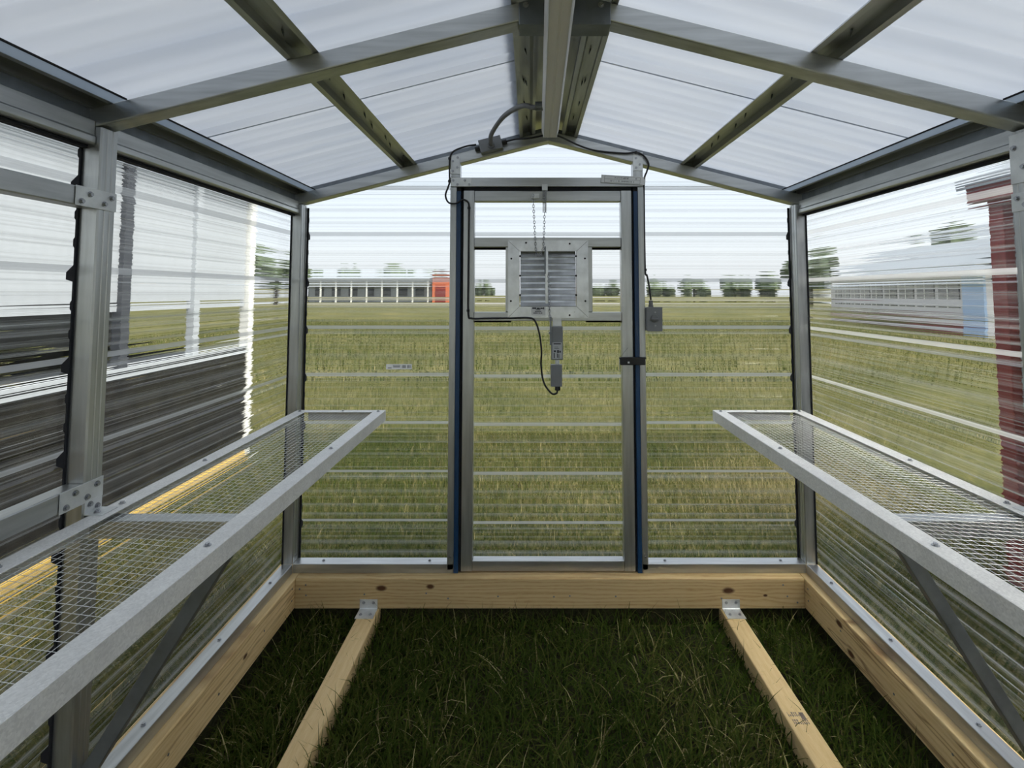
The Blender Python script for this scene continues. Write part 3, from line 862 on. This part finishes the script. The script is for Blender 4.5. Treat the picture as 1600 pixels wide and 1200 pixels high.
# ------------------------------------------------------------------ cables, boxes, conduit
def smooth_path(ctrl, per=8):
    P = [V(p) for p in ctrl]; P = [P[0] * 2 - P[1]] + P + [P[-1] * 2 - P[-2]]; out = []
    for i in range(1, len(P) - 2):
        p0, p1, p2, p3 = P[i - 1:i + 3]
        for k in range(per):
            u = k / per
            out.append(0.5 * ((2 * p1) + (p2 - p0) * u + (2 * p0 - 5 * p1 + 4 * p2 - p3) * u * u + (3 * p1 - p0 - 3 * p2 + p3) * u ** 3))
    out.append(P[-2]); return out
def cable(name, ctrl, r, mat, label, cat):
    o = MB().tube(smooth_path(ctrl), r, 8).build(name, mat, None, origin=ctrl[0])
    return tag(o, label, cat)
YC = END - 0.008
MOTOR_CABLE = cable('motor_cable', [(0.043, MYF + 0.012, 1.168), (0.036, MYF + 0.010, 1.150), (0.010, MYF + 0.010, 1.152), (-0.028, MYF + 0.012, 1.205), (-0.042, MYF + 0.015, 1.29), (-0.040, MYF + 0.015, 1.37), (-0.052, MYF + 0.018, 1.46), (-0.075, END - 0.022, 1.523), (-0.110, YC - 0.012, 1.538), (-0.20, YC - 0.004, 1.536), (-0.33, YC, 1.534), (-0.405, YC, 1.534), (-0.424, YC, 1.560), (-0.425, YC, 1.75), (-0.424, YC, 2.05), (-0.424, YC, 2.125), (-0.430, YC - 0.004, 2.150), (-0.455, YC - 0.012, 2.160), (-0.490, YC - 0.016, 2.140), (-0.530, YC - 0.014, 2.145), (-0.548, YC - 0.006, 2.185), (-0.535, YC, 2.232), (-0.528, YC, 2.262), (-0.529, YC, 2.33), (-0.527, YC, 2.39), (-0.505, YC - 0.004, 2.424), (-0.44, YC - 0.010, 2.448), (-0.386, YC - 0.016, 2.455)], 0.0048, 'rubber_black', 'black motor cable looping up the left side of the door to the roof box', 'cable')
def cable_tie(parent, p):
    MB().cyl(V(p) - V((0, 0, 0.006)), V(p) + V((0, 0, 0.006)), 0.0078, 10).build('cable_tie', 'rubber_black', parent)
for p in ((-0.529, YC, 2.385), (-0.529, YC, 2.262), (-0.424, YC, 2.118), (-0.425, YC, 1.575)): cable_tie(MOTOR_CABLE, p)
jb = thing('junction_box', (-0.30, END, 2.43), 'small grey junction box fixed on the sloping end rafter', 'junction box')
ex_, ey_ = V((math.cos(CA), 0, math.sin(CA))), V((-math.sin(CA), 0, math.cos(CA)))
jc = V((-0.306, END - 0.001, 2.452))
MB().prism([(-0.062, -0.034), (0.058, -0.034), (0.058, 0.036), (-0.062, 0.036)], jc, jc + V((0, -0.048, 0)), ex_, ey_).build('box_body', 'grey_box', jb, bevel=0.003)
for sgn in (-1, 1):
    a = jc + V((0, -0.022, 0)) + ex_ * (0.0585 * sgn if sgn > 0 else -0.0625)
    MB().cyl(a, a + ex_ * (0.026 * sgn), 0.0135, 8).build('cable_gland', 'rubber_black', jb)
MB().cyl(jc + V((0, -0.048, 0)) - ey_ * 0.008, jc + V((0, -0.064, 0)) - ey_ * 0.008, 0.018, 12).build('conduit_collar', 'grey_conduit', jb)
cs = jc + V((0, -0.060, 0)) - ey_ * 0.008
cp = [cs, cs + V((0, -0.03, 0.004)), cs + V((0.012, -0.10, 0.030)), cs + V((0.085, -0.32, 0.040)), cs + V((0.17, -0.50, 0.020)), V((-0.085, 2.08, 2.440)), V((-0.060, 2.06, 2.438))]
co = cable('flexible_conduit', cp, 0.0115, 'grey_conduit', 'grey flexible conduit arching from the junction box up to the ridge light', 'conduit')
MB().cyl((-0.078, 2.06, 2.438), (-0.040, 2.058, 2.438), 0.0185, 12).build('conduit_coupling', 'dark_steel', co)
a = jc + V((0, -0.022, 0)) + ex_ * 0.084
LIGHT_CABLE = cable('light_cable', [a, a + V((0.05, -0.02, 0.006)), (-0.10, 2.60, 2.470), (-0.02, 2.56, 2.472), (0.05, 2.57, 2.470), (0.15, 2.64, 2.447), (0.25, END - 0.012, 2.427), (0.40, END - 0.012, 2.412), (0.466, END - 0.014, 2.416), (0.508, END - 0.012, 2.398), (0.533, END - 0.010, 2.356), (0.524, END - 0.006, 2.315), (0.511, END - 0.002, 2.272), (0.510, END + 0.006, 2.15), (0.511, END + 0.006, 1.80), (0.519, END + 0.000, 1.76), (0.528, END - 0.008, 1.70), (0.535, END - 0.012, 1.630)], 0.0048, 'rubber_black', 'black cable running from the ridge light down the right jamb to the switch', 'cable')
for p in ((0.466, END - 0.014, 2.416), (0.512, END + 0.005, 1.79)): cable_tie(LIGHT_CABLE, p)
sw = thing('switch_box', (0.545, END, 1.468), 'grey weatherproof switch box mounted beside the right door jamb', 'switch')
box('back_box', (0.5075, END - 0.028, 1.470), (0.586, END + 0.030, 1.592), 'grey_box', sw, bevel=0.004)
cv = box('cover_plate', (0.5085, END - 0.033, 1.468), (0.5895, END - 0.0282, 1.594), 'grey_box', sw, bevel=0.002)
m = MB(); m.cyl((0.548, END - 0.033, 1.536), (0.548, END - 0.038, 1.536), 0.021, 16)
m.box((0.524, END - 0.050, 1.527), (0.566, END - 0.038, 1.536)); m.build('toggle_lever', 'grey_conduit', cv, bevel=0.002)
for z in (1.567, 1.498): screw(cv, (0.552, END - 0.033, z), (0, -1, 0), 0.55)
MB().cyl((0.535, END - 0.010, 1.592), (0.535, END - 0.010, 1.604), 0.013, 8).cyl((0.535, END - 0.010, 1.604), (0.535, END - 0.010, 1.628), 0.0105, 12).build('cable_gland', 'grey_conduit', sw)

# sign above the door, hanging askew
sg = thing('door_sign', (0.398, END - 0.006, 2.24), 'tilted white plastic notice strip screwed above the door', 'sign')
an = math.radians(-3.4); ex2, ey2 = V((math.cos(an), 0, math.sin(an))), V((-math.sin(an), 0, math.cos(an)))
sc0 = V((0.398, END - 0.0045, 2.270))
def spl(x0, x1, z0, z1, y0, y1, m): m.prism([(x0, z0), (x1, z0), (x1, z1), (x0, z1)], sc0 + V((0, y0, 0)), sc0 + V((0, y1, 0)), ex2, ey2)
m = MB(); spl(-0.118, 0.118, -0.0215, 0.0215, -0.002, 0.001, m); m.build('sign_strip', 'label_white', sg, bevel=0.001)
m = MB()
for (x0, x1, z0, z1) in ((-.100, .090, .0165, .0178), (-.100, .090, -.0005, .0007), (-.100, .090, -.0185, -.0173), (-.1005, -.099, -.0185, .0178), (.089, .0905, -.0185, .0178)): spl(x0, x1, z0, z1, -0.0024, -0.002, m)
random.seed(21)
x = -0.046
while x < 0.030:
    w_ = random.uniform(.0030, .0052); spl(x, x + w_ * 0.45, .004, .0125, -0.0024, -0.002, m)
    if random.random() < .7: spl(x, x + w_, random.choice((.0105, .004, .0075)), .0125 if random.random() < .5 else .0095, -0.0024, -0.002, m)
    x += w_ + 0.0022
x = -0.068
while x < 0.058:
    w_ = random.uniform(.0030, .0060); spl(x, x + w_ * 0.5, -.0135, -.0045, -0.0024, -0.002, m)
    if random.random() < .8: spl(x, x + w_, -.0100, -.0068, -0.0024, -0.002, m)
    x += w_ + random.choice((.002, .002, .002, .008))
m.build('sign_print', 'print_grey', sg)
pt = sc0 + ex2 * 0.068 + ey2 * 0.009; screw(sg, pt + V((0, -0.002, 0)), (0, -1, 0), 0.6)

# black latch across the door edge
la = thing('door_latch', (0.436, END, 1.29), 'black draw latch bridging the right door stile and jamb', 'latch')
box('latch_bar', (0.370, END - 0.016, 1.292), (0.502, END - 0.0045, 1.326), 'rubber_black', la, bevel=0.003)
MB().box((0.366, END - 0.019, 1.324), (0.505, END - 0.0045, 1.333)).build('latch_top_plate', 'rubber_black', la)
box('latch_pin', (0.409, END - 0.019, 1.302), (0.418, END - 0.0155, 1.311), 'galv_plate', la)
MB().tube([(0.372, END - 0.010, 1.33), (0.383, END - 0.012, 1.348), (0.400, END - 0.012, 1.368), (0.412, END - 0.012, 1.382)], 0.0009, 5).build('latch_wire', 'dark_steel', la)
MB().tube([(0.367, END - 0.012, 1.326), (0.3655, END - 0.014, 1.300), (0.367, END - 0.012, 1.262)], 0.0018, 6).build('latch_keeper', 'galv_plate', la)

# ------------------------------------------------------------------ ridge light
fx = thing('ridge_light', (0, 1.2, 2.40), 'long beige linear light fitting hung under the ridge', 'light fitting')
F0, F1 = V((-0.005, 2.36, 2.40)), V((-0.041, 0.05, 2.40))
def sweep(prof, name, mat): return MB().prism(prof, F0, F1, (1, 0, 0), (0, 0, 1)).build(name, mat, fx)
sweep([(-0.0265, 0.0), (-0.006, 0.0), (-0.003, 0.003), (0.003, 0.003), (0.006, 0.0), (0.0265, 0.0), (0.032, 0.005), (0.040, 0.030), (0.040, 0.044), (-0.040, 0.044), (-0.040, 0.030), (-0.032, 0.005)], 'fitting_body', 'fixture_beige')
for s in (-1, 1):
    sweep([(s * 0.0265, -0.0015), (s * 0.0295, -0.0015), (s * 0.0325, 0.003), (s * 0.0300, 0.005)], 'edge_bead', 'label_white')
box('end_cap', (-0.038, 2.3605, 2.401), (0.028, 2.366, 2.443), 'fixture_beige', fx)

# ------------------------------------------------------------------ benches
SZ = 1.063
def bench(s):
    side = 'left' if s < 0 else 'right'
    root = thing('mesh_bench', (s * 1.07, 1.2, 1.0), 'galvanised bench with expanded mesh top along the %s wall' % side, 'bench', 'wire mesh plant benches')
    xo, xi, rw, h = 0.845, 1.302, 0.056, 0.052
    ya, yb = -0.85, 2.672
    fr = MB().box((s * xo, ya, SZ - h), (s * (xo + 0.003), yb, SZ)).box((s * (xo + 0.003), ya, SZ - 0.003), (s * (xo + rw), yb, SZ)).build('front_rail', 'galv_spangle', root, bevel=0.001)
    for y in (2.64, 2.02, 1.26, 0.62): screw(fr, (s * (xo + 0.030), y, SZ), (0, 0, 1))
    bk = MB().box((s * (xi - 0.003), ya, SZ - h), (s * xi, yb, SZ)).box((s * (xi - rw), ya, SZ - 0.003), (s * (xi - 0.003), yb, SZ)).build('back_rail', 'galv_spangle', root, bevel=0.001)
    for y in (2.64, 1.88, 1.505, 1.16): screw(bk, (s * (xi - 0.026), y, SZ), (0, 0, 1))
    er = MB().box((s * (xo + rw + .001), yb - 0.003, SZ - h), (s * (xi - rw - .001), yb, SZ)).box((s * (xo + rw + .001), yb - 0.045, SZ - 0.003), (s * (xi - rw - .001), yb - 0.003, SZ)).build('end_rail', 'galv_spangle', root, bevel=0.001)
    screw(er, (s * 1.06, yb - 0.02, SZ), (0, 0, 1), 0.8)
    # wire cloth: long wires down the bench, thinner cross wires lying slightly askew
    m = MB(); zc = SZ - 0.010
    x0, x1, y0, y1 = xo + 0.02, xi - 0.02, ya + 0.05, yb - 0.02
    def wire(p, q, r):
        p, q = V(p), V(q); d = (q - p).normalized(); side = d.cross(V((0, 0, 1))).normalized()
        m.prism([(-r, 0), (0, -r), (r, 0), (0, r)], p, q, side, (0, 0, 1))
    k = x0
    while k < x1:
        wire((s * k, y0, zc), (s * k, y1, zc), 0.0008); k += 0.0195
    k = y0 + 0.08
    while k < y1 - 0.002:
        ca_, cb_ = (x0, x1) if s > 0 else (-x1, -x0)
        ye = k - 0.17 * (cb_ - ca_)
        wire((ca_, k, zc + 0.0012), (cb_, ye, zc + 0.0012), 0.0006); k += 0.0235
    m.build('mesh_top', 'galv_plate', root, kind='stuff')
    for y in (FR[1], FR[2]):
        ar = MB().box((s * (xo + 0.008), y + 0.004, SZ - 0.062), (s * (PX0 - 0.001), y + 0.052, SZ - 0.014)).build('support_arm', 'galv_along_x', root, bevel=0.002)
        p0, p1 = V((s * (xo + 0.06), y + 0.028, SZ - 0.055)), V((s * (PX0 - 0.004), y + 0.028, 0.345))
        d = (p1 - p0).normalized(); nn = V((-d.z, 0, d.x))
        MB().prism([(-0.019, -0.014), (0.019, -0.014), (0.019, 0.014), (-0.019, 0.014)], p0, p1, nn, (0, 1, 0)).build('diagonal_brace', 'dark_steel', root, bevel=0.002)
        # angle that ties the bench to the stud
        bp_ = MB().box((s * (PX0 - 0.0028), y + 0.002, SZ), (s * (PX0 - 0.0003), y + 0.058, SZ + 0.036)).box((s * (PX0 - 0.050), y + 0.002, SZ), (s * (PX0 - 0.0028), y + 0.058, SZ + 0.0024)).build('wall_angle', 'galv_plate', root, bevel=0.0006)
        screw(bp_, (s * (PX0 - 0.0028), y + 0.018, SZ + 0.025), (-s, 0, 0), 0.95)
        screw(bp_, (s * (PX0 - 0.0028), y + 0.042, SZ + 0.012), (-s, 0, 0), 0.95)
        screw(bp_, (s * (PX0 - 0.022), y + 0.020, SZ + 0.0024), (0, 0, 1), 0.95)
    return root
bench(-1); bench(1)

# ------------------------------------------------------------------ grass
def grass(name, xy, hmin, hmax, wid, lean, shade, parent=None, seg=3, label=None, z0=0.0):
    n = len(xy)
    h = rng.uniform(hmin, hmax, n); a = rng.uniform(0, 2 * np.pi, n); ln = np.abs(rng.normal(0, lean, n)).clip(0.05, 2.6)
    w = wid * rng.uniform(0.6, 1.3, n)
    dx, dy = np.cos(a), np.sin(a); tx, ty = -dy, dx
    tw = rng.uniform(-0.8, 0.8, n); tx2, ty2 = np.cos(a + np.pi / 2 + tw), np.sin(a + np.pi / 2 + tw)
    verts = np.zeros((n, 2 * seg + 1, 3), np.float32)
    t0 = np.clip(np.abs(rng.normal(0.35 * lean, 0.35, n)), 0.02, 1.25); curv = rng.uniform(0.2, 1.0, n) * lean
    px_, pz_ = np.zeros(n), np.zeros(n)
    for k in range(seg + 1):
        u = k / seg
        if k:
            ang = np.minimum(t0 + curv * (u - 0.5 / seg), 1.9)
            px_ = px_ + np.sin(ang) * h / seg; pz_ = np.maximum(pz_ + np.cos(ang) * h / seg, 0.012)
        cx_, cy_, cz_ = xy[:, 0] + dx * px_, xy[:, 1] + dy * px_, z0 + pz_
        hw = w * (1 - u) * 0.5 + 0.0001
        if k < seg:
            verts[:, 2 * k] = np.stack([cx_ - tx2 * hw, cy_ - ty2 * hw, cz_], 1); verts[:, 2 * k + 1] = np.stack([cx_ + tx2 * hw, cy_ + ty2 * hw, cz_], 1)
        else:
            verts[:, 2 * seg] = np.stack([cx_, cy_, cz_], 1)
    nv = 2 * seg + 1
    base = (np.arange(n) * nv)[:, None]
    quads = np.concatenate([base + np.array([[2 * k, 2 * k + 1, 2 * k + 3, 2 * k + 2]]) for k in range(seg - 1)], 0) if seg > 1 else np.zeros((0, 4), int)
    tris = base + np.array([[2 * seg - 2, 2 * seg - 1, 2 * seg]])
    me = bpy.data.meshes.new(name)
    nq, ntr = len(quads), len(tris)
    me.vertices.add(n * nv); me.vertices.foreach_set('co', verts.reshape(-1))
    me.loops.add(nq * 4 + ntr * 3)
    me.loops.foreach_set('vertex_index', np.concatenate([quads.reshape(-1), tris.reshape(-1)]).astype(np.int32))
    me.polygons.add(nq + ntr)
    me.polygons.foreach_set('loop_start', np.concatenate([np.arange(nq) * 4, nq * 4 + np.arange(ntr) * 3]).astype(np.int32))
    me.materials.append(MATS['grass_blade'])
    me.update(calc_edges=True); me.validate()
    at = me.attributes.new('shade', 'FLOAT', 'POINT')
    at.data.foreach_set('value', np.repeat(shade, nv).astype(np.float32))
    o = bpy.data.objects.new(name, me); col.objects.link(o); o['kind'] = 'stuff'
    if parent: o.parent = parent
    if label: tag(o, label, 'grass')
    return o
def patches(x, y, seed, n=26, R=2.0, area=(-1.3, 1.3, 0, 2.7)):
    r = np.random.default_rng(seed); f = np.zeros_like(x)
    for _ in range(n):
        cx_, cy_ = r.uniform(area[0], area[1]), r.uniform(area[2], area[3]); s_ = r.uniform(0.06, 0.22) * R
        f += r.uniform(-1, 1) * np.exp(-((x - cx_) ** 2 + (y - cy_) ** 2) / (2 * s_ * s_))
    return f
# inside, thick and trampled
N = 70000
x = rng.uniform(-1.25, 1.25, N); y = rng.uniform(-0.2, 2.655, N)
keep = (np.abs(np.abs(x) - 0.90) > 0.056)
x, y = x[keep], y[keep]
f = patches(x, y, 4)
keep = rng.uniform(0, 1, len(x)) < np.clip(0.72 + 0.35 * f, 0.25, 1)
x, y, f = x[keep], y[keep], f[keep]
swath = np.exp(-(((x - 0.62) + 0.35 * (y - 2.0)) ** 2) / 0.025) * (y < 2.55)
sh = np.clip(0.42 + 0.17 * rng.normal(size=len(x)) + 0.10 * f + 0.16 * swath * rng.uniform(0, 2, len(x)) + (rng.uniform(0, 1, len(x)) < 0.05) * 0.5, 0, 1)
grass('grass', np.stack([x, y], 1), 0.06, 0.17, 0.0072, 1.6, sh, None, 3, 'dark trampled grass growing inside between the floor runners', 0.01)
# outside, near and middle distance
def ring(n, box_, excl=True):
    x = rng.uniform(box_[0], box_[1], n); y = rng.uniform(box_[2], box_[3], n)
    k = ~((np.abs(x) < 1.44) & (y > REAR - 0.1) & (y < 2.80)) & ~((x < -2.88) & (x > -6.1) & (y < 5.2)) & ~((x > 2.55) & (x < 6) & (y < 3.05))
    return x[k], y[k]
xs, ys, ss = [], [], []
for n_, bx_ in ((120000, (-3.1, 3.1, 2.8, 6.2)), (45000, (-2.9, 2.9, 0.3, 2.8)), (60000, (-6, 6, 5.6, 10.0))):
    x, y = ring(n_, bx_); xs.append(x); ys.append(y)
x, y = np.concatenate(xs), np.concatenate(ys)
f = patches(x, y, 9, 70, 3.0, (-6, 6, 0, 9))
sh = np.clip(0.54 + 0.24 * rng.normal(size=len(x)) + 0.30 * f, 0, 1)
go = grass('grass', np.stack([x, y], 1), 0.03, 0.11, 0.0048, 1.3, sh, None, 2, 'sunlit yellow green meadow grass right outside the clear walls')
x, y = ring(60000, (-16, 16, 9.5, 30.0)); f = patches(x, y, 19, 60, 8.0, (-16, 16, 8, 30))
sh = np.clip(0.56 + 0.20 * rng.normal(size=len(x)) + 0.20 * f, 0, 1)
grass('grass', np.stack([x, y], 1), 0.06, 0.16, 0.022, 0.8, sh, None, 2, 'meadow grass of the open field beyond the door wall')

# ------------------------------------------------------------------ neighbours outside
mat_plain('weathered_dark', (0.013, 0.012, 0.010), 0.7, var=0.7, vscale=9, spec=0.2)
mat_plain('yellow_board', (0.62, 0.42, 0.11), 0.6, var=0.1)
mat_plain('white_trim', (0.80, 0.80, 0.76), 0.5)
mat_plain('pale_siding', (0.42, 0.45, 0.48), 0.5, var=0.05)
mat_plain('charcoal_trim', (0.045, 0.05, 0.06), 0.5)
mat_plain('barn_red', (0.19, 0.018, 0.016), 0.55, var=0.15)
mat_plain('grey_siding', (0.33, 0.35, 0.37), 0.6, var=0.06)
mat_plain('roof_metal', (0.27, 0.30, 0.33), 0.75, 0.0, var=0.05, spec=0.2)
mat_plain('window_dark', (0.03, 0.035, 0.045), 0.15)
mat_plain('sky_blue_paint', (0.36, 0.50, 0.72), 0.5)
mat_plain('lilac_wall', (0.60, 0.59, 0.60), 0.6)
mat_plain('orange_wall', (0.62, 0.16, 0.07), 0.6)
mat_plain('asphalt', (0.23, 0.225, 0.22), 0.9, var=0.12)
mat_plain('tree_leaf', (0.060, 0.085, 0.040), 0.9, var=0.5, vscale=1.2)
mat_plain('bark', (0.07, 0.055, 0.04), 0.9)

# glasshouse to the left: dark boarded base, white corner post, pale upper sheets
nl = thing('neighbour_greenhouse', (-4.4, 1.5, 0), 'second greenhouse beyond the left wall with dark base and white corner post', 'greenhouse')
NX = -2.92
for k in range(6):
    z0 = 0.125 + k * 0.162
    box('wall_board', (NX - 0.03, -3.0, z0), (NX, 5.10, z0 + 0.154), 'weathered_dark', nl, bevel=0.006)
for k in range(6):
    z0 = 0.125 + k * 0.162
    box('wall_board', (-5.9, 5.08, z0), (NX - 0.031, 5.11, z0 + 0.154), 'weathered_dark', nl, bevel=0.006)
box('base_board', (NX - 0.03, -3.0, 0.0), (NX + 0.010, 5.16, 0.12), 'yellow_board', nl, bevel=0.004)
box('corner_post', (NX - 0.08, 5.10, 0.09), (NX + 0.012, 5.19, 2.66), 'white_trim', nl, bevel=0.004)
for y, mt in ((3.52, 'charcoal_trim'), (4.28, 'pale_siding'), (2.2, 'charcoal_trim'), (0.9, 'white_trim')):
    box('wall_post', (NX - 0.06, y, 1.10), (NX + 0.006, y + 0.075, 2.62), mt, nl, bevel=0.003)
box('wall_cap', (NX - 0.07, -3.0, 1.10), (NX + 0.02, 5.10, 1.15), 'pale_siding', nl, bevel=0.003)
box('upper_panel', (NX - 0.05, -3.0, 1.55), (NX - 0.03, 5.09, 2.62), 'pale_siding', nl)
box('eave_beam', (NX - 0.08, -3.0, 2.62), (NX + 0.03, 5.19, 2.72), 'white_trim', nl, bevel=0.004)
MB().prism([(0, 2.70), (1.55, 3.35), (1.55, 3.38), (0, 2.73)], (NX + 0.1, -3.1, 0), (NX + 0.1, 5.25, 0), (-1, 0, 0), (0, 0, 1)).build('roof_slope', 'roof_opal', nl)
MB().prism([(1.55, 3.35), (3.1, 2.70), (3.1, 2.73), (1.55, 3.38)], (NX + 0.1, -3.1, 0), (NX + 0.1, 5.25, 0), (-1, 0, 0), (0, 0, 1)).build('roof_slope', 'roof_opal', nl)
mat_plain('warm_grey', (0.30, 0.285, 0.265), 0.7, var=0.1)
box('end_panel', (-5.86, 5.085, 1.106), (-4.1, 5.105, 2.62), 'warm_grey', nl)
box('far_wall', (-5.9, -3.0, 0.0), (-5.87, 5.08, 2.70), 'pale_siding', nl)

# red trimmed shed to the right
nr = thing('red_shed', (3.8, 0.6, 0), 'grey shed with dark red corner trim close beyond the right wall', 'shed')
box('corner_trim', (2.655, 2.94, 0.0), (2.765, 3.035, 2.22), 'barn_red', nr, bevel=0.004)
for k in range(14):
    box('wall_board', (2.70, -1.6, 0.02 + k * 0.155), (2.735, 2.929, 0.02 + k * 0.155 + 0.150), 'grey_siding', nr, bevel=0.004)
for k in range(14):
    box('wall_board', (2.771, 2.97, 0.02 + k * 0.155), (5.2, 3.005, 0.02 + k * 0.155 + 0.150), 'grey_siding', nr, bevel=0.004)
box('eave_fascia', (2.60, -1.7, 2.20), (2.68, 3.12, 2.32), 'barn_red', nr, bevel=0.004)
MB().prism([(0, 2.30), (1.35, 2.95), (2.7, 2.30), (2.7, 2.34), (1.35, 3.00), (0, 2.34)], (2.58, -1.75, 0), (2.58, 3.17, 0), (1, 0, 0), (0, 0, 1)).build('roof_deck', 'roof_metal', nr)
MB().prism([(0.1, 2.20), (2.6, 2.20), (1.35, 2.93)], (2.60, 2.965, 0), (2.60, 3.0, 0), (1, 0, 0), (0, 0, 1)).build('gable_board', 'grey_siding', nr)

# long grey roofed building further right
hb_ = thing('long_building', (21, 29, 0), 'long pale building with grey roof and dark window band beyond the right wall', 'building')
A0, A1 = V((17.0, 19.1, 0)), V((25.6, 43.5, 0))
dv = (A1 - A0).normalized(); nv_ = V((dv.y, -dv.x, 0))
Lb = (A1 - A0).length
def bb(s0, s1, d0, d1, z0, z1, name, mat, parent=None):
    m = MB(); P = [A0 + dv * a + nv_ * d for a, d in ((s0, d0), (s1, d0), (s1, d1), (s0, d1))]
    for z in (z0, z1):
        for p in P: m.v.append((p.x, p.y, z))
    for q in ((0, 3, 2, 1), (4, 5, 6, 7), (0, 1, 5, 4), (1, 2, 6, 5), (2, 3, 7, 6), (3, 0, 4, 7)): m.face(q)
    return m.build(name, mat, parent or hb_)
bb(0, Lb, 0, 8, 0, 2.25, 'wall', 'lilac_wall')
bb(0.02, Lb, -0.05, 0, 0.0, 0.22, 'base_band', 'barn_red')
bb(0.0, 1.75, -0.08, 0, 0.1, 2.2, 'blue_door', 'sky_blue_paint')
for k in range(9):
    s0 = 2.1 + k * 2.5
    wv = bb(s0, s0 + 2.0, -0.06, 0, 1.55, 2.05, 'window', 'window_dark')
    bb(s0 + 0.98, s0 + 1.06, -0.08, -0.06, 1.55, 2.05, 'mullion', 'white_trim', wv)
bb(-0.4, Lb + 0.4, -0.4, 0.0, 2.2, 2.36, 'fascia', 'white_trim')
m = MB()
r0, r1 = A0 - dv * 0.4 - nv_ * 0.45, A1 + dv * 0.4 - nv_ * 0.45
prof = [(0, 2.34), (4.4, 4.9), (8.8, 2.34), (8.8, 2.44), (4.4, 5.05), (0, 2.44)]
m.prism(prof, r0, r1, nv_, (0, 0, 1)); m.build('roof', 'roof_metal', hb_)

# porch building and orange barn far ahead on the left
pb = thing('porch_building', (-38, 122, 0), 'distant low grey roofed building with white porch columns', 'building')
box('wall', (-53, 122, 0), (-23.6, 130, 4.4), 'grey_siding', pb)
box('porch_fascia', (-53.5, 119.4, 3.7), (-23.6, 120, 4.5), 'white_trim', pb)
MB().prism([(0, 4.4), (6, 6.6), (12, 4.4)], (-53.8, 119, 0), (-23.6, 119, 0), (0, 1, 0), (0, 0, 1)).build('roof', 'roof_metal', pb)
for k in range(9):
    xk = -53 + k * 3.6
    box('porch_column', (xk, 119.5, 0), (xk + 0.30, 119.9, 3.7), 'white_trim', pb)
for k in range(7):
    box('window', (-51.5 + k * 4.0, 121.9, 1.2), (-49.4 + k * 4.0, 122, 3.2), 'window_dark', pb)
ob = thing('orange_barn', (-21, 120, 0), 'distant bright orange red barn at the field edge', 'barn')
box('wall', (-22.9, 119, 0), (-18.4, 127, 5.6), 'orange_wall', ob)
MB().prism([(-0.2, 5.6), (2.25, 6.6), (4.7, 5.6)], (-22.9, 118.6, 0), (-22.9, 127.4, 0), (1, 0, 0), (0, 0, 1)).build('roof', 'roof_metal', ob)
box('barn_door', (-22.2, 118.92, 0), (-19.8, 119, 3.4), 'barn_red', ob)
rd = MB().box((-140, 70, 0.0), (140, 82, 0.03)).build('gravel_road', 'asphalt', origin=(0, 76, 0)); tag(rd, 'pale gravel road crossing the field far ahead', 'road'); rd['kind'] = 'structure'

# trees on the horizon
def ico(sub):
    import bmesh
    bm = bmesh.new(); bmesh.ops.create_icosphere(bm, subdivisions=sub, radius=1.0)
    vs = [tuple(v.co) for v in bm.verts]; fs = [tuple(v.index for v in f.verts) for f in bm.faces]; bm.free(); return vs, fs
ICO = ico(2)
def tree(xc, yc, h, w, label, seed):
    r = random.Random(seed)
    t_ = thing('field_tree', (xc, yc, 0), label, 'tree', 'trees along the horizon')
    m = MB()
    for k in range(7):
        cx_, cy_, cz_ = xc + r.uniform(-.5, .5) * w, yc + r.uniform(-.5, .5) * w, h * r.uniform(0.42, 0.80)
        rad = w * r.uniform(0.26, 0.42); b = len(m.v)
        for v in ICO[0]:
            q = 1 + r.uniform(-.22, .22)
            m.v.append((cx_ + v[0] * rad * q, cy_ + v[1] * rad * q, cz_ + v[2] * rad * 0.85 * q))
        for f_ in ICO[1]: m.face([b + i for i in f_])
    m.build('crown', 'tree_leaf', t_)
    MB().tube([(xc, yc, 0), (xc + .1, yc, h * 0.3), (xc, yc + .1, h * 0.6)], [w * .06, w * .045, w * .02], 7).build('trunk', 'bark', t_)
lefts = [(-65, 150, 9.6, 7.5), (-53, 154, 8.8, 7), (-43, 150, 9.2, 8), (-33, 152, 8.6, 7)]
mids = [(-20, 230, 5.5, 7), (33, 228, 5.0, 8.5), (57, 226, 5.2, 9), (72, 224, 5.8, 9), (90, 224, 6.6, 10), (107, 224, 7.6, 11)]
names_l = ['leftmost distant tree, rising over the porch roof beside the left corner post', 'second distant tree from the left over the porch roof', 'broad distant tree over the middle of the porch roof', 'distant tree over the porch roof nearest the orange barn']
names_m = ['small distant tree in the clear pane just left of the louvre', 'distant tree in the clear pane just right of the louvre', 'distant tree close behind the cable above the switch box', 'second distant tree to the right of the switch box', 'third distant tree to the right of the switch box', 'largest distant tree just left of the right corner post']
for i, a in enumerate(lefts): tree(*a, names_l[i], 100 + i)
for i, a in enumerate(mids): tree(*a, names_m[i], 200 + i)
for i, (a, lb_) in enumerate((((34, 62, 7.4, 5), 'tree rising behind the far end of the grey roofed building'), ((45, 56, 9.6, 6), 'tree rising behind the near end of the grey roofed building'), ((-40, 80, 8.2, 6), 'dark tree seen through the left wall beside its corner post'))): tree(*a, lb_, 300 + i)
